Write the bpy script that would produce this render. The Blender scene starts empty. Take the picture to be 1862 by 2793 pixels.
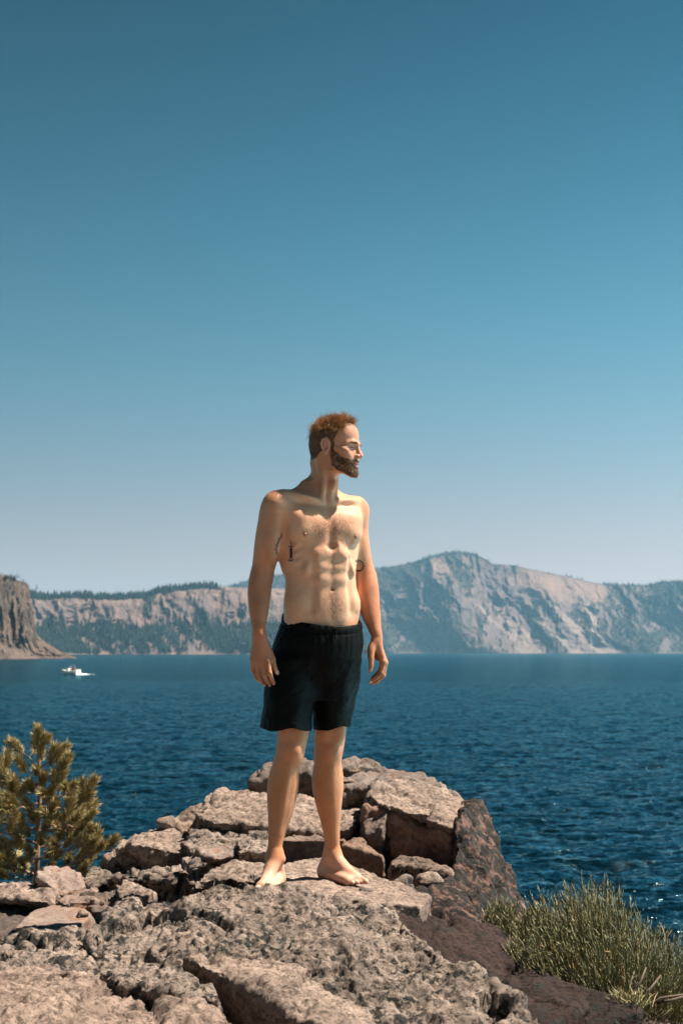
import bpy, bmesh, math, random
import numpy as np
from mathutils import Vector, Matrix, noise as mnoise
from mathutils.bvhtree import BVHTree
random.seed(7); rng = np.random.default_rng(7)
S = bpy.context.scene
R = math.radians

# ---------------------------------------------------------------- camera
F, CX, CY, H0 = 3879.0, 931.0, 1396.5, 0.874
PITCH = math.atan((1779 - CY) / F)
WATER = -5.6
cam_data = bpy.data.cameras.new('camera'); cam = bpy.data.objects.new('camera', cam_data)
S.collection.objects.link(cam); S.camera = cam
cam.location = (0, 0, H0); cam.rotation_euler = (R(90) + PITCH, 0, 0)
cam_data.sensor_fit = 'VERTICAL'; cam_data.sensor_height = 36; cam_data.sensor_width = 24; cam_data.lens = 50
cam_data.clip_start = 0.05; cam_data.clip_end = 60000
cam_data.dof.use_dof = True; cam_data.dof.focus_distance = 5.4; cam_data.dof.aperture_fstop = 6.3

def P(px, py, Y):
    """point on the viewing ray of a photo pixel at world depth Y"""
    u = (px - CX) / F; v = (CY - py) / F
    c, s = math.cos(PITCH), math.sin(PITCH)
    d = (u, c - v * s, s + v * c)
    t = Y / d[1]
    return np.array([d[0] * t, Y, H0 + d[2] * t])

# ---------------------------------------------------------------- light
SUN = Vector((0.53, 0.08, 0.85)).normalized()
sun_el = math.asin(SUN.z); sun_az = math.atan2(SUN.x, SUN.y)
w = bpy.data.worlds.new('World'); S.world = w; w.use_nodes = True
nt = w.node_tree; nt.nodes.clear()
sky = nt.nodes.new('ShaderNodeTexSky'); sky.sky_type = 'NISHITA'; sky.sun_disc = False
sky.sun_elevation = sun_el; sky.sun_rotation = sun_az
sky.altitude = 1800; sky.air_density = 1.0; sky.dust_density = 0.6; sky.ozone_density = 1.5
# the photograph's clear teal sky: Nishita tinted by height above the horizon, a little brighter on the sun's side
tc = nt.nodes.new('ShaderNodeTexCoord'); sx = nt.nodes.new('ShaderNodeSeparateXYZ'); nt.links.new(tc.outputs['Generated'], sx.inputs[0])
cr = nt.nodes.new('ShaderNodeValToRGB'); cr.color_ramp.interpolation = 'B_SPLINE'; el_ = cr.color_ramp.elements
stops = [(0.0, (1.30, .90, .92)), (.06, (1.66, .95, .78)), (.13, (1.28, 1.17, .96)), (.22, (.70, 1.28, 1.06)), (.32, (.40, .95, .85)), (.43, (.15, .58, .55)), (.6, (.14, .48, .46)), (1.0, (.08, .30, .34))]
while len(el_) > 1: el_.remove(el_[-1])
for i_, (p_, c_) in enumerate(stops):
    e_ = el_[0] if i_ == 0 else el_.new(p_)
    e_.position = p_; e_.color = (c_[0] / 1.9, c_[1] / 1.9, c_[2] / 1.9, 1)
nt.links.new(sx.outputs[2], cr.inputs[0])
mu = nt.nodes.new('ShaderNodeMix'); mu.data_type = 'RGBA'; mu.blend_type = 'MULTIPLY'; mu.inputs[0].default_value = 1.0
nt.links.new(sky.outputs[0], mu.inputs[6]); nt.links.new(cr.outputs[0], mu.inputs[7])
ma = nt.nodes.new('ShaderNodeMath'); ma.operation = 'MULTIPLY_ADD'; ma.inputs[1].default_value = 0.65; ma.inputs[2].default_value = 1.0
nt.links.new(sx.outputs[0], ma.inputs[0])
m2 = nt.nodes.new('ShaderNodeVectorMath'); m2.operation = 'SCALE'
nt.links.new(mu.outputs[2], m2.inputs[0]); nt.links.new(ma.outputs[0], m2.inputs['Scale'])
bg = nt.nodes.new('ShaderNodeBackground'); bg.inputs['Strength'].default_value = 0.05
wo = nt.nodes.new('ShaderNodeOutputWorld')
nt.links.new(m2.outputs[0], bg.inputs[0]); nt.links.new(bg.outputs[0], wo.inputs[0])
sl = bpy.data.lights.new('sun', 'SUN'); sl.energy = 5.0; sl.angle = R(0.55); sl.color = (1.0, 0.90, 0.78)
so = bpy.data.objects.new('sun', sl); S.collection.objects.link(so)
so.rotation_euler = SUN.to_track_quat('Z', 'Y').to_euler()
S.view_settings.view_transform = 'Standard'; S.view_settings.look = 'None'
S.view_settings.exposure = 1.50; S.view_settings.gamma = 1.0; S.view_settings.use_curve_mapping = False
S.render.engine = 'CYCLES'
S.cycles.use_denoising = True
S.cycles.max_bounces = 6; S.cycles.volume_bounces = 1; S.cycles.volume_step_rate = 1.0
S.cycles.transparent_max_bounces = 8

# ---------------------------------------------------------------- helpers
def link(o, parent=None):
    S.collection.objects.link(o)
    if parent is not None: o.parent = parent
    return o

def mesh_np(name, verts, faces, mat=None, parent=None, smooth=True, col=None, origin=None):
    """faces: (M,3|4) int array or list"""
    me = bpy.data.meshes.new(name)
    verts = np.asarray(verts, dtype=np.float32)
    if origin is None: origin = np.zeros(3)
    verts = verts - np.asarray(origin, dtype=np.float32)
    if isinstance(faces, np.ndarray):
        n = faces.shape[1]
        me.vertices.add(len(verts)); me.vertices.foreach_set('co', verts.ravel())
        me.loops.add(faces.size); me.loops.foreach_set('vertex_index', faces.astype(np.int32).ravel())
        me.polygons.add(len(faces)); me.polygons.foreach_set('loop_start', np.arange(0, faces.size, n, dtype=np.int32))
        me.update(calc_edges=True)
    else:
        me.from_pydata(verts.tolist(), [], faces); me.update()
    me.validate()
    if smooth: me.polygons.foreach_set('use_smooth', np.ones(len(me.polygons), dtype=bool))
    if col is not None:
        a = me.color_attributes.new('col', 'FLOAT_COLOR', 'POINT')
        c4 = np.ones((len(verts), 4), dtype=np.float32); c4[:, :3] = col
        a.data.foreach_set('color', c4.ravel())
    if mat: me.materials.append(mat)
    o = bpy.data.objects.new(name, me); o.location = Vector([float(v) for v in origin])
    link(o)
    if parent is not None:
        o.parent = parent
        o.location = Vector([float(v) for v in origin]) - parent.location
    return o

def tag(o, label=None, cat=None, group=None, kind=None):
    if label: o['label'] = label
    if cat: o['category'] = cat
    if group: o['group'] = group
    if kind: o['kind'] = kind
    return o

def empty(name, loc):
    o = bpy.data.objects.new(name, None); o.location = Vector([float(v) for v in loc]); o.empty_display_size = 0.1
    return link(o)

# numpy gradient noise
_pt = np.random.default_rng(3).permutation(256).astype(np.int32); _pt = np.concatenate([_pt, _pt, _pt])
_g = np.random.default_rng(4).normal(size=(256, 3)).astype(np.float32); _g /= np.linalg.norm(_g, axis=1)[:, None]
def perlin(p):
    p = np.asarray(p, dtype=np.float32)
    i = np.floor(p).astype(np.int32); f = p - i; i &= 255
    u = f * f * f * (f * (f * 6 - 15) + 10)
    out = 0
    for dx in (0, 1):
        wx = u[:, 0] if dx else 1 - u[:, 0]
        for dy in (0, 1):
            wy = u[:, 1] if dy else 1 - u[:, 1]
            for dz in (0, 1):
                wz = u[:, 2] if dz else 1 - u[:, 2]
                h = _pt[_pt[_pt[(i[:, 0] + dx) & 255] + ((i[:, 1] + dy) & 255)] + ((i[:, 2] + dz) & 255)]
                g = _g[h]
                out = out + wx * wy * wz * (g[:, 0] * (f[:, 0] - dx) + g[:, 1] * (f[:, 1] - dy) + g[:, 2] * (f[:, 2] - dz))
    return out * 1.6
def fbm(p, octv=4, lac=2.03, gain=0.5):
    p = np.asarray(p, dtype=np.float32); a = 1.0; s = 0; q = p.copy()
    for k in range(octv):
        s = s + a * perlin(q + 17.3 * k); q = q * lac; a *= gain
    return s
def ridged(p, octv=4):
    a = 1.0; s = 0; q = np.asarray(p, dtype=np.float32)
    for k in range(octv):
        s = s + a * (1 - 2 * np.abs(perlin(q + 9.1 * k))); q = q * 2.1; a *= 0.5
    return s
def cells(p, seed=0):
    """voronoi: returns F1, F2, random vec of nearest cell, offset to its centre"""
    p = np.asarray(p, dtype=np.float32); i = np.floor(p).astype(np.int32); N = len(p)
    b1 = np.full(N, 9.0, np.float32); b2 = b1.copy(); hv = np.zeros(N, np.int32); off = np.zeros((N, 3), np.float32)
    for dx in (-1, 0, 1):
        for dy in (-1, 0, 1):
            for dz in (-1, 0, 1):
                c = i + np.array([dx, dy, dz], np.int32)
                h = _pt[_pt[_pt[(c[:, 0] + seed) & 255] + (c[:, 1] & 255)] + (c[:, 2] & 255)]
                q = c + 0.5 + 0.42 * _g[h]
                d = p - q; r = np.sqrt((d * d).sum(1))
                m = r < b1
                b2 = np.where(m, b1, np.minimum(b2, r)); b1 = np.where(m, r, b1)
                hv = np.where(m, h, hv); off[m] = d[m]
    return b1, b2, _g[(hv * 7 + 13) & 255], off
def sstep(a, b, x):
    t = np.clip((x - a) / (b - a), 0, 1); return t * t * (3 - 2 * t)

# node helpers
def new_mat(name):
    m = bpy.data.materials.new(name); m.use_nodes = True
    n = m.node_tree.nodes; b = n['Principled BSDF']
    return m, m.node_tree, b
def N(nt, typ, **kw):
    n = nt.nodes.new(typ)
    for k, v in kw.items():
        if k.startswith('i_'): n.inputs[k[2:].replace('_', ' ')].default_value = v
        else: setattr(n, k, v)
    return n
def noise_node(nt, vec, scale, detail=6, rough=0.6, dist=0.0):
    n = N(nt, 'ShaderNodeTexNoise'); n.inputs['Scale'].default_value = scale; n.inputs['Detail'].default_value = detail
    n.inputs['Roughness'].default_value = rough; n.inputs['Distortion'].default_value = dist
    nt.links.new(vec, n.inputs['Vector']); return n.outputs['Fac']
def ramp(nt, fac, stops):
    r = N(nt, 'ShaderNodeValToRGB'); e = r.color_ramp.elements
    while len(e) > 1: e.remove(e[-1])
    e[0].position = stops[0][0]; e[0].color = (*stops[0][1], 1) if not np.isscalar(stops[0][1]) else (stops[0][1],) * 3 + (1,)
    for pos, c in stops[1:]:
        x = e.new(pos); x.color = (*c, 1) if not np.isscalar(c) else (c, c, c, 1)
    nt.links.new(fac, r.inputs[0]); return r.outputs[0]
def mix(nt, fac, a, b, mode='MIX'):
    m = N(nt, 'ShaderNodeMix', data_type='RGBA', blend_type=mode)
    for sock, v in ((m.inputs[0], fac), (m.inputs[6], a), (m.inputs[7], b)):
        if isinstance(v, bpy.types.NodeSocket): nt.links.new(v, sock)
        elif isinstance(v, tuple): sock.default_value = (*v, 1)
        else: sock.default_value = v
    return m.outputs[2]
def bump(nt, height, strength, dist, normal=None):
    b = N(nt, 'ShaderNodeBump'); b.inputs['Strength'].default_value = strength; b.inputs['Distance'].default_value = dist
    nt.links.new(height, b.inputs['Height'])
    if normal is not None: nt.links.new(normal, b.inputs['Normal'])
    return b.outputs[0]
def simple_mat(name, col, rough=0.6, spec=0.5, metal=0.0, noise=0.0, nscale=8.0):
    m, t, b = new_mat(name)
    b.inputs['Base Color'].default_value = (*col, 1); b.inputs['Roughness'].default_value = rough
    b.inputs['Specular IOR Level'].default_value = spec; b.inputs['Metallic'].default_value = metal
    if noise:
        g = N(t, 'ShaderNodeNewGeometry'); f = noise_node(t, g.outputs['Position'], nscale, 4)
        c = ramp(t, f, [(0.3, tuple(x * (1 - noise) for x in col)), (0.7, tuple(min(1, x * (1 + noise)) for x in col))])
        t.links.new(c, b.inputs['Base Color'])
    return m
# ---------------------------------------------------------------- lake
def build_lake():
    m, t, b = new_mat('lake_water')
    g = N(t, 'ShaderNodeNewGeometry')
    mp = N(t, 'ShaderNodeMapping'); mp.inputs['Scale'].default_value = (0.55, 1.0, 1.0); t.links.new(g.outputs['Position'], mp.inputs[0])
    v = mp.outputs[0]
    n1 = noise_node(t, v, 5.0, 4, 0.6, 0.4); n2 = noise_node(t, v, 0.9, 5, 0.6, 0.6); n3 = noise_node(t, v, 0.012, 5, 0.65, 0.8)
    n4 = noise_node(t, v, 0.22, 4, 0.55, 0.5)
    b1 = bump(t, n1, 0.45, 0.05); b2 = bump(t, n4, 0.8, 1.1, bump(t, n2, 0.9, 0.42, b1))
    c = ramp(t, n3, [(0.35, (0.0002, 0.0030, 0.0052)), (0.65, (0.0003, 0.0055, 0.0095))])
    # deep water body under a reflecting surface, seen through a polarising filter
    df = N(t, 'ShaderNodeBsdfDiffuse'); gl = N(t, 'ShaderNodeBsdfGlossy'); gl.inputs['Roughness'].default_value = 0.10; gl.inputs['Color'].default_value = (.42, .86, 1.0, 1)
    fr = N(t, 'ShaderNodeFresnel'); fr.inputs['IOR'].default_value = 1.33; sc = N(t, 'ShaderNodeMath', operation='MULTIPLY'); sc.inputs[1].default_value = 0.88
    ms = N(t, 'ShaderNodeMixShader'); t.links.new(b2, fr.inputs['Normal']); t.links.new(b2, gl.inputs['Normal']); t.links.new(b2, df.inputs['Normal'])
    t.links.new(fr.outputs[0], sc.inputs[0]); t.links.new(sc.outputs[0], ms.inputs[0]); t.links.new(c, df.inputs['Color']); t.links.new(df.outputs[0], ms.inputs[1]); t.links.new(gl.outputs[0], ms.inputs[2])
    t.links.new(ms.outputs[0], t.nodes['Material Output'].inputs['Surface']); t.nodes.remove(b)
    # fan of rings: fine near the shore, coarse towards the far shore
    nr, na = 760, 560
    r = 9.0 * (400 / 9.0) ** (np.linspace(0, 1, nr))
    an = np.linspace(-0.36, 0.36, na)
    RR, AA = np.meshgrid(r, an, indexing='ij')
    X = RR * np.sin(AA); Y = RR * np.cos(AA)
    Pt = np.stack([X.ravel(), Y.ravel(), np.zeros(X.size)], 1)
    z = 0.10 * fbm(Pt * np.array([0.42, 0.85, 1]) , 2) + 0.055 * (ridged(Pt * np.array([0.9, 2.0, 1]) + 5, 2) - 0.8) + 0.03 * perlin(Pt * np.array([2.2, 4.2, 1]) + 31)
    fade = 1 - sstep(250, 400, RR.ravel()); edge = 1 - sstep(0.33, 0.36, np.abs(AA.ravel())); near = sstep(9, 11, RR.ravel())
    z = z * 1.3 * fade * edge * near
    V = Pt.copy(); V[:, 2] = WATER + z
    idx = np.arange(nr * na).reshape(nr, na)
    Fq = np.stack([idx[:-1, :-1], idx[:-1, 1:], idx[1:, 1:], idx[1:, :-1]], -1).reshape(-1, 4)
    # surrounding ring to the far edges, sharing the border heights
    V = V.tolist(); faces = [tuple(q) for q in []]
    base = len(V)
    extra = []; ef = []
    def addv(x, y): extra.append((x, y, WATER)); return base + len(extra) - 1
    top = [int(idx[-1, j]) for j in range(0, na)]
    far = [addv(30000 * math.sin(a), 30000 * math.cos(a)) for a in an]
    for j in range(na - 1): ef.append((top[j], top[j + 1], far[j + 1], far[j]))
    # sides and behind
    rl = [int(idx[i, 0]) for i in range(nr)]; rr = [int(idx[i, -1]) for i in range(nr)]
    ll = [addv(-x, y) for x, y in ((20000, 20000),)]
    V = np.array(V + extra)
    A2 = np.linspace(0.36, 2 * math.pi - 0.36, 61)
    n0 = len(V); ringpts = []
    rs = [9.0, 400.0, 30000.0]
    for q in rs:
        for a in A2: ringpts.append((q * math.sin(a), q * math.cos(a), WATER))
    V = np.concatenate([V, np.array(ringpts)])
    for k in range(2):
        for j in range(60):
            a0 = n0 + k * 61 + j; ef.append((a0, a0 + 61, a0 + 62, a0 + 1))
    allf = np.concatenate([Fq, np.array(ef)])
    # keep only used verts tidy
    o = mesh_np('water', V, allf, m, smooth=True)
    tag(o, kind='structure')
    me = o.data
    return o
build_lake()

# ---------------------------------------------------------------- far land
def land_mat(name):
    m, t, b = new_mat(name)
    a = N(t, 'ShaderNodeAttribute', attribute_name='col')
    g = N(t, 'ShaderNodeNewGeometry')
    f = noise_node(t, g.outputs['Position'], 0.05, 8, 0.7)
    c = mix(t, 1.0, a.outputs['Color'], ramp(t, f, [(0.3, 0.22), (0.7, 0.50)]), 'MULTIPLY')
    t.links.new(c, b.inputs['Base Color']); b.inputs['Roughness'].default_value = 0.95
    b.inputs['Specular IOR Level'].default_value = 0.1
    t.links.new(bump(t, f, 1.0, 6.0), b.inputs['Normal'])
    return m
LANDM = land_mat('caldera_rock')
TREEM = simple_mat('conifer_mass', (0.010, 0.016, 0.011), 0.9, 0.1, noise=0.35, nscale=0.02)

def ridge_fn(pts):
    xs = [p[0] for p in pts]; ys = [p[1] for p in pts]
    return lambda x: np.interp(x, xs, ys)

def build_hill(name, ridge, x0, x1, Yshore, Yridge, nx, nt_, colfn, profile, gully, seed, shore=None):
    """lofted slope from the shore up to the skyline, then a plateau running back"""
    px = np.linspace(x0, x1, nx); tt = np.concatenate([np.linspace(-0.03, 1, nt_), [1.04, 1.2, 1.6]])
    PX, T = np.meshgrid(px, tt, indexing='ij')
    rp = ridge(PX)
    Ys = Yshore(PX); Yr = Yridge(PX)
    Tc = np.clip(T, 0, 1)
    Y = Ys + (Yr - Ys) * Tc ** 1.0
    # ridge height at its own depth
    c, s = math.cos(PITCH), math.sin(PITCH)
    v = (CY - rp) / F; zr = H0 + Yr * (s + v * c) / (c - v * s)
    prof = profile(Tc, PX)
    Z = WATER + (zr - WATER) * prof
    Z = np.where(T < 0, WATER - 12, Z)
    Y = np.where(T < 0, Ys - 5, Y)
    X = (PX - CX) / F * Y / (c)   # close enough to the ray's x
    X = (PX - CX) / F * Y / (c - ((CY - 1700) / F) * s)
    q = np.stack([X.ravel(), Y.ravel(), Z.ravel()], 1)
    sc = (Yr.ravel().mean())
    g = gully(PX.ravel(), Tc.ravel())
    env = (np.sin(np.pi * np.clip(Tc.ravel(), 0, 1) ** 0.8) * 0.85 + 0.15)
    Yn = q[:, 1] + g * env
    wob = fbm(q / (0.012 * sc) + seed, 4) * 0.0022 * sc
    Yn += wob * env
    q[:, 2] += np.where((T.ravel() > 0.02) & (T.ravel() < 1.02), fbm(q / (0.006 * sc) + seed + 9, 4) * 0.0006 * sc * env, 0)
    # behind the ridge
    back = T.ravel() > 1.0
    Yn = np.where(back, Yr.ravel() + (T.ravel() - 1) * sc * 0.8, Yn)
    q[:, 2] = np.where(back, Z.ravel() * (1 - (T.ravel() - 1) * 0.3) - 5, q[:, 2])
    q[:, 0] = q[:, 0] * (Yn / q[:, 1]); q[:, 1] = Yn
    nT = len(tt); idx = np.arange(nx * nT).reshape(nx, nT)
    Fq = np.stack([idx[:-1, :-1], idx[1:, :-1], idx[1:, 1:], idx[:-1, 1:]], -1).reshape(-1, 4)
    col, forest = colfn(PX.ravel(), Tc.ravel(), q, g)
    o = mesh_np(name, q, Fq, LANDM, col=col)
    tag(o, kind='structure')
    return o, q, PX.ravel(), T.ravel(), forest

def scatter_trees(name, q, mask, count, hmin, hmax, seed, extra=None):
    r = np.random.default_rng(seed)
    w_ = np.clip(mask, 0, None); w_ = w_ / w_.sum()
    ids = r.choice(len(q), count, p=w_)
    pos = q[ids].copy(); pos += r.normal(size=(count, 3)) * np.array([6, 3, 0])
    if extra is not None: pos = np.concatenate([pos, extra])
    n = len(pos); h = r.uniform(hmin, hmax, n) * r.choice([0.6, 0.85, 1.0, 1.15], n); rad = h * r.uniform(0.13, 0.2, n)
    K = 6; ang = np.linspace(0, 2 * np.pi, K, endpoint=False)
    verts = np.zeros((n, 2 * K + 1, 3), np.float32)
    for k in range(K):
        jit = r.uniform(0.7, 1.3, n)
        verts[:, k, 0] = pos[:, 0] + np.cos(ang[k]) * rad * jit; verts[:, k, 1] = pos[:, 1] + np.sin(ang[k]) * rad * jit; verts[:, k, 2] = pos[:, 2] + h * 0.02 - 2
        jit = r.uniform(0.4, 0.75, n)
        verts[:, K + k, 0] = pos[:, 0] + np.cos(ang[k]) * rad * jit; verts[:, K + k, 1] = pos[:, 1] + np.sin(ang[k]) * rad * jit; verts[:, K + k, 2] = pos[:, 2] + h * 0.5
    verts[:, 2 * K] = pos; verts[:, 2 * K, 2] += h
    f = []
    for k in range(K):
        k2 = (k + 1) % K
        f += [(k, k2, K + k2), (k, K + k2, K + k), (K + k, K + k2, 2 * K)]
    f = np.array(f); Fa = (f[None] + (np.arange(n) * (2 * K + 1))[:, None, None]).reshape(-1, 3)
    o = mesh_np(name, verts.reshape(-1, 3), Fa, TREEM, smooth=False)
    return o

PINK = np.array([0.40, 0.255, 0.205]); TAN = np.array([0.47, 0.315, 0.235]); GREY = np.array([0.27, 0.20, 0.185]); DARK = np.array([0.12, 0.10, 0.095]); GREEN = np.array([0.034, 0.048, 0.030])
def lerp(a, b, t): return a[None] * (1 - t[:, None]) + b[None] * t[:, None] if a.ndim == 1 else a * (1 - t[:, None]) + b[None] * t[:, None]

# --- right-hand far rim with the peak
rR = ridge_fn([(560, 1620), (643, 1593), (681, 1585), (780, 1566), (880, 1556), (1014, 1553), (1036, 1551), (1092, 1543), (1140, 1530), (1177, 1517), (1216, 1507), (1256, 1505), (1301, 1512), (1325, 1524), (1346, 1537), (1402, 1540), (1440, 1550), (1486, 1560), (1542, 1571), (1599, 1585), (1644, 1593), (1711, 1595), (1767, 1597), (1812, 1587), (1862, 1585), (2000, 1580), (2200, 1590), (2500, 1600)])
def gR(px, t):
    wp = fbm(np.stack([px / 60, t * 3, px * 0 + 2], 1), 3) * 26
    p = np.stack([(px + wp - (1 - t) * 95) / 85, t * 1.3, px * 0], 1)
    a = ridged(p, 5) - 0.9
    p2 = np.stack([(px - (1 - t) * 60) / 190, t * 0.5 + 3, px * 0], 1)
    return -a * 115 * (0.35 + t) + fbm(p2, 2) * 420
def colR(px, t, q, g):
    sx = px - (1 - t) * 150            # scree runs down to the right
    n1 = fbm(np.stack([px / 38, t * 3.2, px * 0], 1), 5); n2 = fbm(np.stack([px / 9, t * 9, px * 0 + 4], 1), 4)
    streak = fbm(np.stack([sx / 11, t * 1.4, px * 0 + 8], 1), 4)
    c = lerp(lerp(GREY, PINK, sstep(-0.4, 0.6, n1)), DARK, sstep(0.1, 0.9, n2) * 0.5)
    scr = np.zeros(len(px))
    for (cx, w0, w1, tt0, tt1, lean) in ((1345, 8, 55, 0.55, 0, 130), (1490, 8, 46, 0.62, 0, 190), (1440, 6, 22, 0.5, 0, 150), (1300, 5, 16, 0.5, 0, 170), (1590, 4, 14, 0.8, 0.3, 60)):
        cc = cx + (tt0 - t) / max(tt0, .01) * lean * 0.9
        ww = w0 + (w1 - w0) * np.clip((tt0 - t) / max(tt0 - tt1, .01), 0, 1)
        scr = np.maximum(scr, (1 - sstep(ww * 0.7, ww, np.abs(px - cc) + n2 * 9)) * (t < tt0) * (t > tt1 - .01))
    c = lerp(c, np.array([.50, .37, .31]), scr * 0.85)
    # bare pale band near the top right of the peak
    band = sstep(0.72, 0.80, t + 0.05 * n1) * sstep(1385, 1420, px) * (1 - sstep(1640, 1665, px)) * (1 - sstep(.93, 1.0, t + n2 * .05) * 0.3)
    band = np.maximum(band, (1 - sstep(14, 24, np.hypot((px - 1198) * 0.9, (t - 0.86) * 150) + n2 * 8)))
    band = np.maximum(band, sstep(0.62, 0.7, t) * (1 - sstep(.74, .80, t)) * sstep(1440, 1470, px) * (1 - sstep(1560, 1590, px)) * 0.8)
    c = lerp(c, np.array([0.55, 0.35, 0.26]), np.clip(band, 0, 1) * 0.6)
    low = 1 - sstep(0.1, 0.75, t)
    f = n1 * 0.9 + n2 * 0.45 - streak * 0.35
    left = 1 - sstep(1120, 1300, px); right = sstep(1620, 1680, px)
    dens = sstep(-0.05, 0.35, f + left * 0.55 * (0.6 + sstep(.6, .9, t)) + right * 0.5 + low * 0.12 - 0.10)
    dens = dens * (1 - np.clip(scr * 1.1, 0, 1)) * (1 - np.clip(band, 0, 1))
    dens = np.maximum(dens, sstep(0.965, 0.985, t) * (1 - sstep(1300, 1330, px) * (1 - sstep(1640, 1660, px)) * .7))
    c = lerp(c, GREEN, dens * 0.8)
    shore = 1 - sstep(0.0, 0.02, t); c = lerp(c, TAN, shore * 0.6)
    return c, dens
def profR(t, px): return 0.92 * t ** 1.0 + 0.08 * t ** 3
oR, qR, pR, tR, fR = build_hill('far_hills', rR, 560, 2500, lambda x: 7600 + 0 * x + 250 * np.sin(x / 130), lambda x: 8400 + 0 * x, 900, 150, colR, profR, gR, 1.0)

# --- middle caldera wall on the left
rM = ridge_fn([(-700, 1600), (-200, 1622), (40, 1622), (77, 1622), (100, 1629), (170, 1627), (230, 1626), (300, 1632), (390, 1626), (440, 1611), (540, 1600), (600, 1600), (680, 1604), (780, 1606), (860, 1625), (950, 1700), (1010, 1786)])
def gM(px, t):
    wp = fbm(np.stack([px / 40, t * 4, px * 0 + 2], 1), 3) * 16
    a = ridged(np.stack([(px + wp) / 62, t * 1.5, px * 0 + 3], 1), 5) - 0.9
    return -a * 42 * (0.4 + t) + fbm(np.stack([px / 150, t * 0.4, px * 0 + 7], 1), 2) * 160
def colM(px, t, q, g):
    n1 = fbm(np.stack([px / 34, t * 2.6, px * 0 + 2], 1), 5); n2 = fbm(np.stack([px / 8, t * 8, px * 0 + 6], 1), 4)
    vs = fbm(np.stack([px / 9, t * 3.5, px * 0 + 11], 1), 4)
    c = lerp(lerp(GREY, PINK * .95, sstep(-0.4, 0.5, n1)), DARK, sstep(0.0, 0.9, vs) * 0.6)
    c = lerp(c, TAN, sstep(0.2, 0.8, n2) * 0.3)
    talus = 1 - sstep(0.5, 0.62, t + n1 * 0.12)
    fan = 0
    for (cx, tt0, lean, w1) in ((430, 0.85, 95, 30), (500, .8, 60, 18), (205, .42, 90, 26), (255, .45, 80, 22), (300, 0.42, 60, 18), (370, 0.5, 60, 16), (440, .35, 40, 14), (520, .3, 60, 14), (628, .75, 12, 7), (632, .28, 20, 12), (700, .7, 30, 12), (540, .22, 60, 10), (760, .6, 40, 16)):
        cc = cx + (tt0 - t) / tt0 * lean; ww = 3 + w1 * np.clip((tt0 - t) / tt0, 0, 1)
        fan = np.maximum(fan, (1 - sstep(ww * 0.5, ww, np.abs(px - cc) + n2 * 8)) * (t < tt0))
    dens = talus * sstep(-0.5, 0.05, n1 * 0.6 + n2 * 0.3 + 0.12) * (1 - fan * 0.92)
    dens = np.maximum(dens, sstep(0.5, 0.75, n1) * 0.8)
    top = sstep(0.90, 0.95, t + 0.02 * n2)
    top = top * (1 - sstep(585, 600, px) * (1 - sstep(860, 870, px)))
    dens = np.maximum(dens, top)
    dens = np.maximum(dens, (1 - sstep(0, 22, np.abs(px - 400) + n2 * 8)) * sstep(.5, .9, t))
    c = lerp(c, np.array([0.46, 0.31, 0.25]), (sstep(.80, .86, t) * (1 - top)) * (0.45 + 0.4 * sstep(-.2, .3, n1)))
    c = lerp(c, GREEN, np.clip(dens, 0, 1) * 0.75)
    c = lerp(c, TAN, (1 - sstep(0.0, 0.03, t)) * 0.7)
    return c, np.clip(dens, 0, 1)
def profM(t, px):
    return np.interp(t, [0, 0.5, 0.62, 0.9, 1], [0, 0.42, 0.56, 0.94, 1])
oM, qM, pM, tM, fM = build_hill('cliffs', rM, -700, 1010, lambda x: 4100 + 0.6 * (x - 200), lambda x: 4360 + 0.6 * (x - 200), 850, 150, colM, profM, gM, 5.0)

# --- near cliff at the left edge
rL = ridge_fn([(-700, 1520), (-200, 1545), (-60, 1560), (0, 1568), (31, 1577), (56, 1585), (74, 1592), (79, 1604), (82, 1640), (92, 1669), (97, 1715), (103, 1733), (128, 1752), (163, 1775), (204, 1790), (215, 1799)])
def gL(px, t):
    wp = fbm(np.stack([px / 20, t * 6, px * 0 + 2], 1), 3) * 8
    a = ridged(np.stack([(px + wp) / 26, t * 2.2, px * 0 + 3], 1), 5) - 0.9
    return -a * 11 * (0.5 + t) + fbm(np.stack([px / 50, t * 1.2, px * 0 + 7], 1), 3) * 24
def colL(px, t, q, g):
    zz = q[:, 2] / 90
    n1 = fbm(np.stack([px / 20, zz * 5, px * 0 + 2], 1), 5); vs = fbm(np.stack([px / 4.5, zz * 2.0, px * 0 + 11], 1), 5)
    n2 = fbm(np.stack([px / 5, zz * 16, px * 0 + 11], 1), 4)
    c = lerp(lerp(np.array([.20, .15, .12]), np.array([0.30, 0.215, 0.165]), sstep(-0.4, 0.5, n1)), DARK, sstep(-0.1, 0.6, vs) * 0.75)
    ta = (1 - sstep(0.22, 0.30, zz + n1 * 0.04 - np.clip((px - 90) / 300, 0, 1) * -0.0))
    ta = np.maximum(ta, sstep(96, 104, px))
    c = lerp(c, np.array([.31, .22, .18]), ta * (0.7 + 0.2 * n2))
    d = sstep(0.15, 0.6, n2 + n1 * .4) * sstep(0.78, 0.9, zz) * (1 - ta) * 0.8
    c = lerp(c, np.array([0.10, 0.085, 0.05]), d * 0.75)
    return c, d
def profL(t, px): return np.interp(t, [0, 0.45, 0.52, 0.9, 1], [0, 0.25, 0.35, 0.9, 1])
oL, qL, pL, tL, fL = build_hill('near_cliff', rL, -700, 215, lambda x: 1330 + 0.9 * (x - 0) * (x > 0), lambda x: 1400 + 0.9 * (x - 0) * (x > 0), 480, 150, colL, profL, gL, 2.0)

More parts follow.
